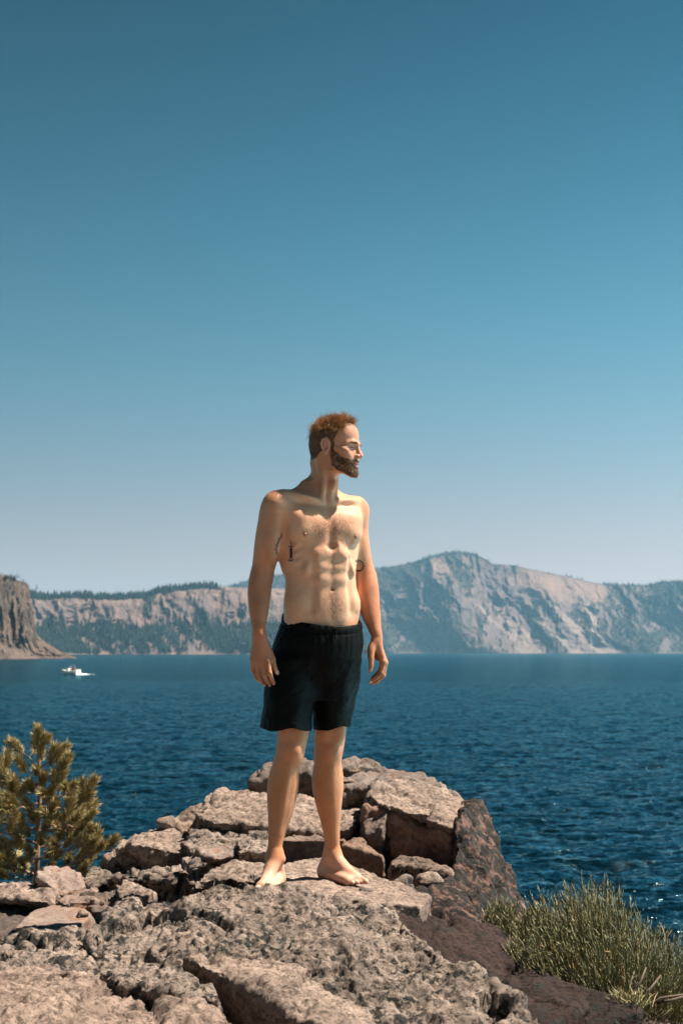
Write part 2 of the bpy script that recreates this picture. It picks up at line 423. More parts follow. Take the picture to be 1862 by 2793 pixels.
def ridge_line(q, T, PXs, mask, nper, seed):
    r = np.random.default_rng(seed)
    ids = np.where((np.abs(T - 1.0) < 0.012) & mask)[0]
    ids = r.choice(ids, nper); p = q[ids].copy(); p[:, 0] += r.normal(size=nper) * 8; p[:, 1] += r.uniform(0, 60, nper); return p
tr = scatter_trees('forest', qR, (fR ** 1.5) * (tR > 0.02) * (tR <= 1.0) * (pR < 2000) , 9000, 11, 19, 1, ridge_line(qR, tR, pR, (pR < 1300) | (pR > 1640) | ((pR > 1540) & (pR < 1590)), 900, 5))
tag(tr, 'hazy blue green conifer forest patching the far slopes right of the man', 'forest', kind='stuff')
tr = scatter_trees('forest', qM, (fM ** 1.3) * (tM > 0.02) * (tM <= 1.0) * (pM > -100), 6500, 12, 22, 2, ridge_line(qM, tM, pM, (pM > -100) & ((pM < 590)), 800, 6) )
tag(tr, 'dark conifer forest on the talus below the left cliffs', 'forest', kind='stuff')
tr = scatter_trees('bushes', qL, (fL + .003) * (tL > 0.3) * (tL <= 1.0) * (pL > -60) * (pL < 78), 350, 1.5, 3.5, 3)
tag(tr, 'low brush dotted over the top of the near left cliff', 'bushes', kind='stuff')

# ---------------------------------------------------------------- haze
def build_haze():
    me = bpy.data.meshes.new('haze'); bm = bmesh.new(); bmesh.ops.create_cube(bm, size=1.0); bm.to_mesh(me); bm.free()
    o = bpy.data.objects.new('haze', me); link(o)
    o.scale = (30000, 16000, 760); o.location = (0, 16000 / 2 - 600, WATER - 14 + 380)
    m = bpy.data.materials.new('haze_air'); m.use_nodes = True; t = m.node_tree; t.nodes.clear()
    out = N(t, 'ShaderNodeOutputMaterial'); v = N(t, 'ShaderNodeVolumePrincipled')
    v.inputs['Color'].default_value = (0.33, 0.68, 0.95, 1); v.inputs['Density'].default_value = 0.000034
    v.inputs['Anisotropy'].default_value = 0.0
    t.links.new(v.outputs[0], out.inputs['Volume']); me.materials.append(m)
    tag(o, kind='stuff')
    m.cycles.homogeneous_volume = True if hasattr(m.cycles, 'homogeneous_volume') else False
build_haze()
# ================================================================ rocks
def rock_mat(name, base, light, dark, speck=0.5, pit=0.5, stain=None, lichen=0.0, fscale=1.0, black=0.0):
    m, t, b = new_mat(name)
    g = N(t, 'ShaderNodeNewGeometry'); v = g.outputs['Position']
    a = N(t, 'ShaderNodeAttribute', attribute_name='col')
    big = noise_node(t, v, 2.2 * fscale, 6, .62); med = noise_node(t, v, 9 * fscale, 8, .72); fine = noise_node(t, v, 48 * fscale, 8, .8); grain = noise_node(t, v, 300, 4, .8)
    c = mix(t, ramp(t, big, [(.36, 0.0), (.64, 1.0)]), base, light)
    c = mix(t, ramp(t, med, [(.44, 0.0), (.58, .9)]), c, dark)
    c = mix(t, ramp(t, fine, [(.51, 0.0), (.57, speck)]), c, tuple(x * .30 for x in dark))
    c = mix(t, ramp(t, grain, [(.54, 0.0), (.66, .35)]), c, tuple(min(1, x * 1.5) for x in light))
    if black:
        bk = noise_node(t, v, 24 * fscale, 7, .72, .3); lg = noise_node(t, v, 3.5, 3, .6); ad = N(t, 'ShaderNodeMath', operation='MULTIPLY_ADD'); ad.inputs[1].default_value = .35; t.links.new(lg, ad.inputs[0]); t.links.new(bk, ad.inputs[2])
        c = mix(t, ramp(t, ad.outputs[0], [(.715, 0.0), (.765, black)]), c, (.022, .025, .023))
    if stain is not None:
        st = noise_node(t, v, 5.0, 5, .7, .8); c = mix(t, ramp(t, st, [(.54, 0.0), (.64, .8)]), c, stain)
    if lichen:
        vo = N(t, 'ShaderNodeTexNoise'); vo.inputs['Scale'].default_value = 16; vo.inputs['Detail'].default_value = 8; vo.inputs['Roughness'].default_value = .75; vo.inputs['Distortion'].default_value = .6
        t.links.new(v, vo.inputs['Vector']); c = mix(t, ramp(t, vo.outputs['Fac'], [(.46, 0.0), (.49, lichen)]), c, (.014, .014, .013))
    c = mix(t, 1.0, c, a.outputs['Color'], 'MULTIPLY')
    t.links.new(c, b.inputs['Base Color']); b.inputs['Roughness'].default_value = .9; b.inputs['Specular IOR Level'].default_value = .25
    n0 = bump(t, grain, .7, .003); n1 = bump(t, fine, .7 * pit + .3, .014, n0); vp = N(t, 'ShaderNodeTexVoronoi'); vp.inputs['Scale'].default_value = 60 * fscale; t.links.new(v, vp.inputs['Vector']); n1 = bump(t, vp.outputs['Distance'], .45 * pit, .012, n1); n2 = bump(t, med, .5 * pit + .35, .040, n1)
    t.links.new(n2, b.inputs['Normal'])
    return m
GRANITE = rock_mat('pitted_granite', (0.297, 0.229, 0.184), (0.413, 0.322, 0.262), (0.178, 0.140, 0.116), .95, 1.0, black=.93)
SAND = rock_mat('pale_boulder', (0.330, 0.244, 0.195), (0.421, 0.323, 0.259), (0.224, 0.162, 0.130), .75, .9, black=.35)
PINKR = rock_mat('pink_slab', (0.228, 0.167, 0.138), (0.268, 0.208, 0.175), (0.171, 0.124, 0.107), .35, .35, stain=(0.205, 0.099, 0.052))
BROWN = rock_mat('brown_slab', (0.038, 0.022, 0.017), (0.052, 0.032, 0.027), (0.026, 0.016, 0.013), .7, 1.0, black=.8)
LICH = rock_mat('lichen_rock', (0.145, 0.077, 0.060), (0.184, 0.107, 0.085), (0.087, 0.054, 0.042), .5, .7, lichen=.93)
RUST = rock_mat('rusty_rock', (0.173, 0.133, 0.111), (0.231, 0.189, 0.163), (0.109, 0.081, 0.070), .5, .6, stain=(0.193, 0.118, 0.078))
ROCKC = []

def hull_obj(hulls, voxel):
    bm = bmesh.new()
    for pts in hulls:
        vs = [bm.verts.new(tuple(float(c) for c in p)) for p in pts]
        r_ = bmesh.ops.convex_hull(bm, input=vs)
        bad = [e for e in r_['geom_interior'] if isinstance(e, bmesh.types.BMVert)] + [e for e in r_['geom_unused'] if isinstance(e, bmesh.types.BMVert)]
        bmesh.ops.delete(bm, geom=list(set(bad)), context='VERTS')
    bmesh.ops.recalc_face_normals(bm, faces=bm.faces)
    me = bpy.data.meshes.new('tmp'); bm.to_mesh(me); bm.free()
    o = bpy.data.objects.new('tmp', me); S.collection.objects.link(o)
    md = o.modifiers.new('r', 'REMESH'); md.mode = 'VOXEL'; md.voxel_size = voxel; md.adaptivity = 0
    dg = bpy.context.evaluated_depsgraph_get(); ev = o.evaluated_get(dg); m2 = ev.to_mesh()
    v = np.zeros(len(m2.vertices) * 3, np.float32); m2.vertices.foreach_get('co', v); v = v.reshape(-1, 3).astype(float)
    f = np.zeros(len(m2.polygons) * 4, np.int32); m2.loops.foreach_get('vertex_index', f) if len(m2.loops) == len(f) else None
    if len(m2.loops) != len(f):
        f = np.array([tuple(p.vertices) if len(p.vertices) == 4 else tuple(p.vertices) + (p.vertices[-1],) for p in m2.polygons], np.int32)
    f = f.reshape(-1, 4)
    ev.to_mesh_clear(); bpy.data.objects.remove(o); bpy.data.meshes.remove(me)
    return v, f

def sm(v, f, it=2, lam=.5):
    e = np.concatenate([f[:, [0, 1]], f[:, [1, 2]], f[:, [2, 3]], f[:, [3, 0]]])
    for _ in range(it):
        s = np.zeros_like(v); c = np.zeros(len(v))
        for a, b in ((0, 1), (1, 0)):
            for k in range(3): s[:, k] += np.bincount(e[:, a], v[e[:, b], k], len(v))
            c += np.bincount(e[:, a], minlength=len(v))
        v = v + lam * (s / np.maximum(c, 1)[:, None] - v)
    return v
def vnorm(v, f):
    n = np.cross(v[f[:, 2]] - v[f[:, 0]], v[f[:, 3]] - v[f[:, 1]]); out = np.zeros_like(v)
    for k in range(4):
        for j in range(3): out[:, j] += np.bincount(f[:, k], n[:, j], len(v))
    return out / (np.linalg.norm(out, axis=1)[:, None] + 1e-12)

def px_pts(pts, back=.4, down=.4, shrink=.05, under=.13):
    """points on the visible side of a stone plus its hidden back and underside"""
    A = np.array([P(*p) for p in pts]); c = A.mean(0); out = [*A]
    for p in A:
        q = p + (c - p) * np.array([shrink, 0, 0]); out.append(q + np.array([0, back, -.06])); out.append(q + np.array([0, under, -down])); out.append(q + np.array([0, back, -down]))
    return out

def rock(label, hulls, mat, voxel=.010, rough=1.0, facet=.02, fs=5.0, strata=0.0, pits=0.0, seed=0, round_=1, group=None, name='rock', lump=.02, cracks=0.0, cat='rock', tone=None, billow=.012):
    v, f = hull_obj(hulls, voxel)
    v = sm(v, f, round_)
    n = vnorm(v, f)
    off = seed * 13.7
    d = lump * .6 * fbm(v * 2.6 + off, 3)
    if facet:
        b1, b2, rv, dl = cells((v + 0.05 * np.stack([fbm(v * 4 + off + k * 9, 2) for k in range(3)], 1)) * fs * .8 + off, seed)
        facet = facet * .42; pl = (rv * dl).sum(1); d = d + facet * 2.6 * np.minimum(pl, .12) - facet * .5 * (1 - sstep(.0, .07, b2 - b1)) + facet * .8 * rv[:, 0]
    if strata:
        zz = v[:, 2] + .25 * v[:, 0] * .3 + .02 * fbm(v * 3 + off, 2)
        l = zz * 24; fr = l - np.floor(l)
        hsh = perlin(np.stack([np.floor(l) * 3.7 + .5, v[:, 0] * 2.2, v[:, 1] * 1.5], 1))
        d = d + strata * 1.7 * (hsh * 1.4 - 1.1 * (1 - sstep(0, .16, fr)) * (.4 + .6 * sstep(-.2, .3, fbm(v * 5 + off, 2))))
    d = d + .010 * rough * fbm(v * 16 + off, 4, gain=.6) + .010 * rough * (ridged(v * 6 + off, 3) - .9)
    if billow:
        q = v + .03 * np.stack([fbm(v * 6 + off + k * 5, 2) for k in range(3)], 1)
        bl = .65 * np.abs(perlin(q * 5 + off)) + .40 * np.abs(perlin(q * 14 + off + 3)) + .42 * np.abs(perlin(q * 33 + off + 7)); d = d + billow * (bl - .35) * (.55 + .45 * sstep(-.3, .3, fbm(v * 2.2 + off + 60, 2)))
    if cracks:
        cr = np.abs(perlin(v * np.array([3.0, 3.0, 5]) + .35 * fbm(v * 7 + off, 3)[:, None] + off)); d = d - cracks * (1 - sstep(.0, .06, cr))
    if pits:
        pn = fbm(v * 19 + off + 40, 4, gain=.6); d = d + pits * (.7 * pn - 1.6 * sstep(.18, .55, pn)); pn2 = perlin(v * 55 + off); d = d - pits * .35 * sstep(.15, .5, pn2)
    v = v + n * d[:, None]
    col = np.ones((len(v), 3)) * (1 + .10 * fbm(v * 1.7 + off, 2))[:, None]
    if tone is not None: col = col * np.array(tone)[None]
    c = v.mean(0); lo = v.min(0)
    o = mesh_np(name, v, f, mat, col=np.clip(col, 0, 1.6), origin=(c[0], c[1], lo[2]))
    tag(o, label, cat, group)
    return o

PX = px_pts
# ---- ground under everything: a shelf that drops to the lake
def build_ground():
    gx = np.linspace(-14, 14, 240); gy = np.linspace(-12, 13, 220)
    X, Y = np.meshgrid(gx, gy, indexing='ij')
    p = np.stack([X.ravel(), Y.ravel(), X.ravel() * 0], 1)
    x, y = p[:, 0], p[:, 1]
    back = 7.4 - .10 * (x + .2) ** 2 - 1.1 * sstep(-.6, -1.4, x) - 1.6 * sstep(.55, 1.0, x)
    e = y - back - .25 * fbm(p * .9, 3)
    z = -.42 - .10 * np.abs(x) * (y > 2) + .12 * fbm(p * 1.3, 4) - sstep(0, 1.6, e) * 4.2 - np.clip(e - .5, 0, 9) * 1.1 - sstep(1.3, 3.4, x) * .35 * (y > 2)
    z = np.maximum(z, WATER - 1.2); z = np.where(y < 2.5, z - .1 , z)
    p[:, 2] = z
    idx = np.arange(240 * 220).reshape(240, 220)
    Fq = np.stack([idx[:-1, :-1], idx[1:, :-1], idx[1:, 1:], idx[:-1, 1:]], -1).reshape(-1, 4)
    o = mesh_np('ground', p, Fq, SAND, col=np.full((len(p), 3), .8)); tag(o, kind='structure')
build_ground()

# ---- back of the outcrop
rock('dark fronted crest rock behind the knees, left of the farthest crest ledge', [PX([(668, 2165, 7.32), (690, 2122, 7.3), (722, 2092, 7.45), (770, 2079, 7.55), (850, 2079, 7.55), (868, 2102, 7.4), (900, 2200, 7.45), (700, 2235, 7.45)], .5, .5)], RUST, .011, strata=.012, seed=1, facet=.05, fs=4, tone=(.9, .9, .9))
rock('long flaky crest ledge farthest back, right of the legs against the water', [PX([(920, 2100, 7.35), (950, 2082, 7.45), (1000, 2074, 7.6), (1012, 2088, 7.45), (1060, 2100, 7.35)], .5, .4), PX([(925, 2130, 7.1), (1010, 2100, 7.3), (1080, 2100, 7.45), (1128, 2105, 7.4), (1160, 2130, 7.2), (1240, 2172, 7.1), (1000, 2180, 7.3)], .5, .4), PX([(925, 2150, 7.0), (1000, 2140, 7.05), (1040, 2170, 7.1), (930, 2230, 7.15)], .4, .4)], RUST, .011, strata=.016, seed=2, facet=.06, fs=4.5)
rock('big pale slab topping the right of the outcrop above a rusty face', [PX([(1003, 2165, 6.8), (1040, 2124, 7.15), (1095, 2117, 7.25), (1150, 2128, 7.35), (1215, 2160, 7.2), (1284, 2184, 6.95), (1245, 2235, 6.5), (1236, 2262, 6.4), (1180, 2222, 6.5), (1110, 2196, 6.6), (1035, 2196, 6.6)], .25, .07, .02)], SAND, .009, pits=.004, seed=3, facet=.035, fs=3.5, lump=.014)
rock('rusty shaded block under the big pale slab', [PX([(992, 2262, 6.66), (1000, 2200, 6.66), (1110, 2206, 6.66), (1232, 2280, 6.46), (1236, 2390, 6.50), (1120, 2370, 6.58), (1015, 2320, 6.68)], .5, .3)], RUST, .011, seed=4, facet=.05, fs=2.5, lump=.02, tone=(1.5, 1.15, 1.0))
rock('shaded left shoulder of the rusty block beside the shin', [PX([(985, 2262, 6.7), (992, 2215, 6.72), (1015, 2190, 6.75), (1060, 2210, 6.6), (1040, 2260, 6.52), (1000, 2280, 6.55)], .4, .25)], RUST, .010, seed=5, facet=.02, fs=5)
rock('tall leaning slab with dark lichen, rightmost of the outcrop over the water', [PX([(1240, 2250, 6.35), (1262, 2205, 6.45), (1292, 2184, 6.6), (1316, 2180, 6.75), (1350, 2255, 6.65), (1386, 2345, 6.55), (1412, 2435, 6.45), (1445, 2520, 6.35), (1400, 2620, 6.0), (1240, 2560, 5.85), (1236, 2390, 6.15), (1243, 2300, 6.28)], .5, .5)], LICH, .011, seed=6, facet=.022, fs=4.0, lump=.008, cracks=.02)
rock('broken lichen covered rock at the foot of the leaning slab', [PX([(1130, 2440, 5.75), (1190, 2400, 5.95), (1235, 2385, 6.0), (1290, 2470, 5.75), (1330, 2545, 5.55), (1200, 2540, 5.4), (1120, 2490, 5.55)], .4, .5)], LICH, .010, seed=7, facet=.04, fs=6, cracks=.02)
rock('wide pale boulder behind the shins with layered edges', [PX([(528, 2195, 6.85), (560, 2166, 7.15), (620, 2163, 7.3), (700, 2168, 7.3), (800, 2180, 7.25), (985, 2192, 7.1), (1000, 2218, 6.9), (960, 2262, 6.65), (870, 2278, 6.55), (720, 2250, 6.55), (560, 2240, 6.55), (532, 2220, 6.65)], .3, .10, .02)], SAND, .009, pits=.006, seed=8, facet=.05, fs=3, strata=.006, lump=.014)
rock('thin layered ledge under the left end of the pale boulder', [PX([(512, 2262, 6.6), (545, 2246, 6.75), (640, 2262, 6.70), (735, 2290, 6.54), (745, 2312, 6.42), (620, 2294, 6.46), (510, 2282, 6.52)], .3, .06), PX([(500, 2302, 6.42), (560, 2294, 6.50), (690, 2308, 6.44), (745, 2332, 6.28), (700, 2342, 6.22), (520, 2326, 6.3)], .3, .1)], GRANITE, .0085, strata=.014, seed=9, facet=.02, fs=7, pits=.004)
rock('small rounded stone between the ledges left of the shin', [PX([(640, 2290, 6.3), (690, 2262, 6.4), (740, 2275, 6.35), (750, 2320, 6.2), (650, 2325, 6.15)], .25, .15)], GRANITE, .0085, seed=10, facet=.02, fs=8, pits=.004)
rock('brown fronted block between the shins', [PX([(768, 2292, 6.38), (800, 2272, 6.5), (880, 2284, 6.48), (940, 2292, 6.38), (930, 2365, 6.48), (900, 2385, 6.5), (768, 2350, 6.48)], .4, .3)], RUST, .0095, seed=11, facet=.02, fs=4, strata=.004, tone=(1, .9, .85))
rock('orange stained block in shade right of the left ankle', [PX([(930, 2305, 6.35), (985, 2298, 6.42), (1045, 2335, 6.32), (1050, 2385, 6.4), (1030, 2405, 6.4), (930, 2390, 6.42)], .4, .3)], RUST, .0095, seed=12, facet=.02, fs=4, tone=(1.05, .85, .72))
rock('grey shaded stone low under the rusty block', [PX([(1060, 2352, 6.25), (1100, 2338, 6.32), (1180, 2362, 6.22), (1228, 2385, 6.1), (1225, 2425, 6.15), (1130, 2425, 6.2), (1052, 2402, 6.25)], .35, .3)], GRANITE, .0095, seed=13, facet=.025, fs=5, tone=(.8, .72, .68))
rock('long dark fronted boulder with a pale top at the left of the outcrop', [PX([(286, 2352, 6.4), (300, 2300, 6.5), (330, 2284, 6.62), (362, 2273, 6.7), (405, 2263, 6.8), (480, 2259, 6.9), (545, 2300, 6.7), (530, 2330, 6.45), (400, 2306, 6.32), (345, 2292, 6.36), (268, 2385, 6.62), (420, 2395, 6.62), (510, 2385, 6.66)], .3, .3)], SAND, .0095, seed=14, facet=.06, fs=4, strata=.005, pits=.004)
rock('small pointed stone leaning on the left slope against the water', [PX([(440, 2260, 6.95), (500, 2236, 7.05), (545, 2200, 7.1), (552, 2190, 7.05), (540, 2262, 6.85), (505, 2266, 6.85)], .25, .25)], RUST, .009, seed=15, facet=.02, fs=7, tone=(1.3, 1.2, 1.1))
rock('ragged ledge in half shade under the long left boulder', [PX([(284, 2398, 6.1), (345, 2376, 6.15), (440, 2372, 6.18), (545, 2325, 6.3), (575, 2350, 6.15), (480, 2400, 6.12), (300, 2422, 6.12)], .35, .25)], GRANITE, .009, seed=16, facet=.07, fs=6, strata=.012, pits=.004)
rock('flat reddish slab wedged in the left slope', [PX([(540, 2320, 6.28), (620, 2312, 6.36), (660, 2330, 6.3), (600, 2345, 6.15), (548, 2336, 6.2)], .2, .05)], PINKR, .008, seed=17, facet=.01, fs=6)
rock('pale ledge left of the right foot', [PX([(520, 2415, 5.80), (562, 2372, 6.0), (602, 2352, 6.1), (715, 2345, 6.12), (728, 2388, 5.85), (640, 2405, 5.75)], .3, .09)], SAND, .0085, seed=18, facet=.04, fs=5, pits=.004, strata=.004)
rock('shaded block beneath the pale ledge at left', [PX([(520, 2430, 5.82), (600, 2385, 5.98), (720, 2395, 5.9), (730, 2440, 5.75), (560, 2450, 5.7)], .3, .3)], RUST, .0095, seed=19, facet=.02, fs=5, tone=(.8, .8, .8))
rock('small flat stone below the ragged ledge', [PX([(312, 2408, 5.88), (332, 2400, 5.95), (418, 2424, 5.82), (405, 2440, 5.72), (318, 2462, 5.7)], .2, .2)], SAND, .008, seed=20, facet=.02, fs=7)
rock('flat ledge the man stands on', [PX([(690, 2430, 5.25), (722, 2372, 5.8), (790, 2350, 6.0), (862, 2336, 6.16), (935, 2352, 6.05), (1010, 2384, 5.85), (1130, 2418, 5.6), (1182, 2438, 5.45), (1150, 2472, 5.2), (1000, 2456, 5.12), (800, 2440, 5.15)], .05, .3, .02)], SAND, .009, rough=.5, billow=.006, seed=21, facet=.006, fs=3, pits=.003, lump=.006)
# ---- left stones
rock('upright squarish stone with a rusty edge below the young pine', [PX([(98, 2374, 6.15), (122, 2367, 6.3), (180, 2363, 6.4), (200, 2386, 6.3), (219, 2422, 6.15), (165, 2442, 6.02), (105, 2425, 6.08)], .25, .2)], PINKR, .008, seed=22, facet=.025, fs=7)
rock('flat pale stone right of the squarish stone', [PX([(148, 2452, 5.88), (200, 2426, 6.0), (245, 2421, 6.02), (286, 2458, 5.8), (270, 2470, 5.72), (180, 2468, 5.72)], .2, .12)], PINKR, .008, seed=23, facet=.025, fs=7, pits=.003)
rock('smooth pale pink slab at the left', [PX([(38, 2530, 5.35), (88, 2484, 5.7), (140, 2464, 5.85), (232, 2476, 5.72), (252, 2492, 5.6), (190, 2545, 5.25)], .1, .15)], PINKR, .009, rough=.35, billow=.003, seed=24, facet=.008, fs=2.5, lump=.012, tone=(1.1, 1.08, 1.05))
rock('overhanging shelf stone at the left edge over deep shade', [PX([(-80, 2432, 6.1), (12, 2404, 6.25), (62, 2407, 6.22), (148, 2442, 6.0), (132, 2462, 5.85), (60, 2438, 5.9), (-80, 2450, 5.9)], .3, .06)], SAND, .0085, seed=25, facet=.022, fs=6, strata=.008)
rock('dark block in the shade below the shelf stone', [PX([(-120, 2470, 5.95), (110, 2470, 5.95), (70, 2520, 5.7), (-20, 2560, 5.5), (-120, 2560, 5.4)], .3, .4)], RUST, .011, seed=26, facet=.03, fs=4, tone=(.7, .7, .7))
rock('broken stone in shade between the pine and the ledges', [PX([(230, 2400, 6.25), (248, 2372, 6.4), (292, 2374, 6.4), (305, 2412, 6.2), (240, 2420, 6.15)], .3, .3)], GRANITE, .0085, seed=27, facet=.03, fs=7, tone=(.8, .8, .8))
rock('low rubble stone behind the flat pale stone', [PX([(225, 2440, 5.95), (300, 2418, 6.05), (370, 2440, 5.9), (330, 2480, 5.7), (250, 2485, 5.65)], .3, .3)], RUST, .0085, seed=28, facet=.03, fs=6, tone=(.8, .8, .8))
# ---- right dark slabs
rock('smooth brown slab tilting down to the right below the left foot', [PX([(1010, 2446, 5.28), (1100, 2452, 5.32), (1240, 2492, 5.36), (1330, 2524, 5.40), (1392, 2562, 5.36), (1396, 2620, 5.05), (1362, 2695, 4.80), (1200, 2640, 4.72), (1100, 2540, 4.95)], .12, .3, .02)], BROWN, .009, rough=1.0, billow=.016, seed=29, facet=.035, fs=2.6, lump=.006, cracks=.010, tone=(1.15, 1.1, 1.1))
rock('dark wedge of rock below the shrub, left of two', [PX([(1362, 2712, 4.78), (1385, 2640, 4.95), (1412, 2604, 5.08), (1442, 2598, 5.12), (1520, 2640, 5.05), (1576, 2668, 4.95), (1605, 2750, 4.62), (1650, 2850, 4.3), (1400, 2830, 4.3)], .3, .4)], BROWN, .009, billow=.022, seed=30, facet=.08, fs=3.0, lump=.006, cracks=.015)
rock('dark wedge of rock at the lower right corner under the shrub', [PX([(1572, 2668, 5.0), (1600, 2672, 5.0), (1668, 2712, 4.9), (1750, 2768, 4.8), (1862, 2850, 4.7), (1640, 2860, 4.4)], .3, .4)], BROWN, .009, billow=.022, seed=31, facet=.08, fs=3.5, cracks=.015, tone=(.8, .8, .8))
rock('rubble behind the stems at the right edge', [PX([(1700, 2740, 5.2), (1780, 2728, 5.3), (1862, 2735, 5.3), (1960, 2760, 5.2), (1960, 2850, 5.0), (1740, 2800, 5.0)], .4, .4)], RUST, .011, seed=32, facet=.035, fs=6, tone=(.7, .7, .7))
# ---- foreground mass
G1 = PX([(300, 2480, 5.16), (350, 2448, 5.24), (480, 2434, 5.26), (560, 2416, 5.26), (640, 2396, 5.20), (760, 2394, 5.14), (830, 2402, 5.14), (900, 2410, 5.14), (960, 2428, 5.14), (1080, 2474, 5.02), (1180, 2560, 4.76), (1320, 2680, 4.50), (1500, 2810, 4.28), (1300, 2860, 4.12), (700, 2860, 4.36), (420, 2760, 4.52), (250, 2600, 4.75), (240, 2530, 4.98)], .1, .5, .02)
rock('huge rough pitted boulder across the foreground', [G1], GRANITE, .0085, rough=1.15, billow=.044, seed=33, facet=.065, fs=2.2, pits=.0085, lump=.060, cracks=.022, round_=4)
rock('rough grey boulder at the left, between the pink slab and the rounded rocks', [PX([(-80, 2590, 4.95), (40, 2556, 5.15), (120, 2548, 5.2), (220, 2550, 5.1), (300, 2590, 4.9), (330, 2660, 4.5), (200, 2700, 4.35), (-80, 2700, 4.4)], .2, .4)], GRANITE, .009, rough=1.2, billow=.045, seed=34, facet=.05, fs=3.5, pits=.008, lump=.03, cracks=.02)
rock('smooth rounded pale rock at the bottom left corner', [PX([(-120, 2650, 4.42), (0, 2632, 4.48), (90, 2626, 4.50), (200, 2636, 4.46), (330, 2650, 4.40), (430, 2690, 4.28), (520, 2725, 4.18), (640, 2765, 4.05), (740, 2830, 3.85), (700, 2900, 3.7), (-120, 2900, 3.6)], .08, .5, .02)], SAND, .009, rough=.9, billow=.026, seed=35, facet=.07, fs=2.4, pits=.006, lump=.05, cracks=.022, round_=3, tone=(1.0, .98, .97))
rock('rounded ledge curving down the middle of the foreground over a deep crack', [PX([(505, 2612, 4.56), (560, 2600, 4.62), (660, 2612, 4.60), (760, 2632, 4.56), (860, 2672, 4.46), (960, 2720, 4.34), (1040, 2790, 4.16), (1060, 2860, 3.95), (940, 2850, 3.98), (860, 2755, 4.16), (780, 2706, 4.28), (680, 2666, 4.36), (560, 2636, 4.46)], .05, .13, .02, .16)], SAND, .008, rough=.9, billow=.020, seed=36, facet=.05, fs=3, pits=.006, lump=.016, round_=4)
rock('knobbly stone between the rounded corner rock and the curving ledge', [PX([(282, 2655, 4.44), (330, 2636, 4.52), (390, 2632, 4.52), (470, 2660, 4.42), (580, 2690, 4.3), (600, 2725, 4.18), (520, 2722, 4.18), (420, 2700, 4.25), (330, 2690, 4.32)], .1, .15)], GRANITE, .008, rough=.9, billow=.034, seed=37, facet=.02, fs=5, pits=.007, lump=.015, round_=3)
# lumps that join the mass: small loose stones in the joints
rs = np.random.default_rng(8)
for k, (px, py, Y, sz, lb) in enumerate([(455, 2245, 6.9, .05, 'small pale stone perched on the left skyline below the pointed stone'), (1000, 2440, 5.35, .05, 'small stone just right of the left foot toes'), (1075, 2448, 5.4, .06, 'brown stone at the front edge of the ledge the man stands on'), (1100, 2408, 5.75, .05, 'pale stone lying on the right end of the ledge near the shaded grey stone'),
        (1175, 2402, 5.9, .06, 'stone wedged below the rusty block beside the lichen slab'), (760, 2268, 6.55, .04, 'tiny stone between the shins on the pale boulder edge'), (232, 2500, 5.55, .04, 'small pale stone at the right tip of the pink slab'), (300, 2505, 5.4, .05, 'brown stone in the dark hollow right of the pink slab'), (258, 2465, 5.75, .035, 'tiny stone beside the flat pale stone at left'), (1455, 2600, 5.2, .05, 'stone on top of the dark wedge under the shrub')]):
    c = P(px, py, Y); pts = [c + sz * np.array([1.2, .9, .7]) * q / np.linalg.norm(q) for q in rs.normal(size=(14, 3))]
    rock(lb, [pts], RUST if k % 2 else SAND, .007, rough=.5, facet=.008, fs=9, lump=.004, seed=50 + k, name='stone', cat='stone', billow=.003)
# ================================================================ the man
Y0 = 5.43
def W(px, py, dy=0.0): return P(px, py, Y0 + dy)

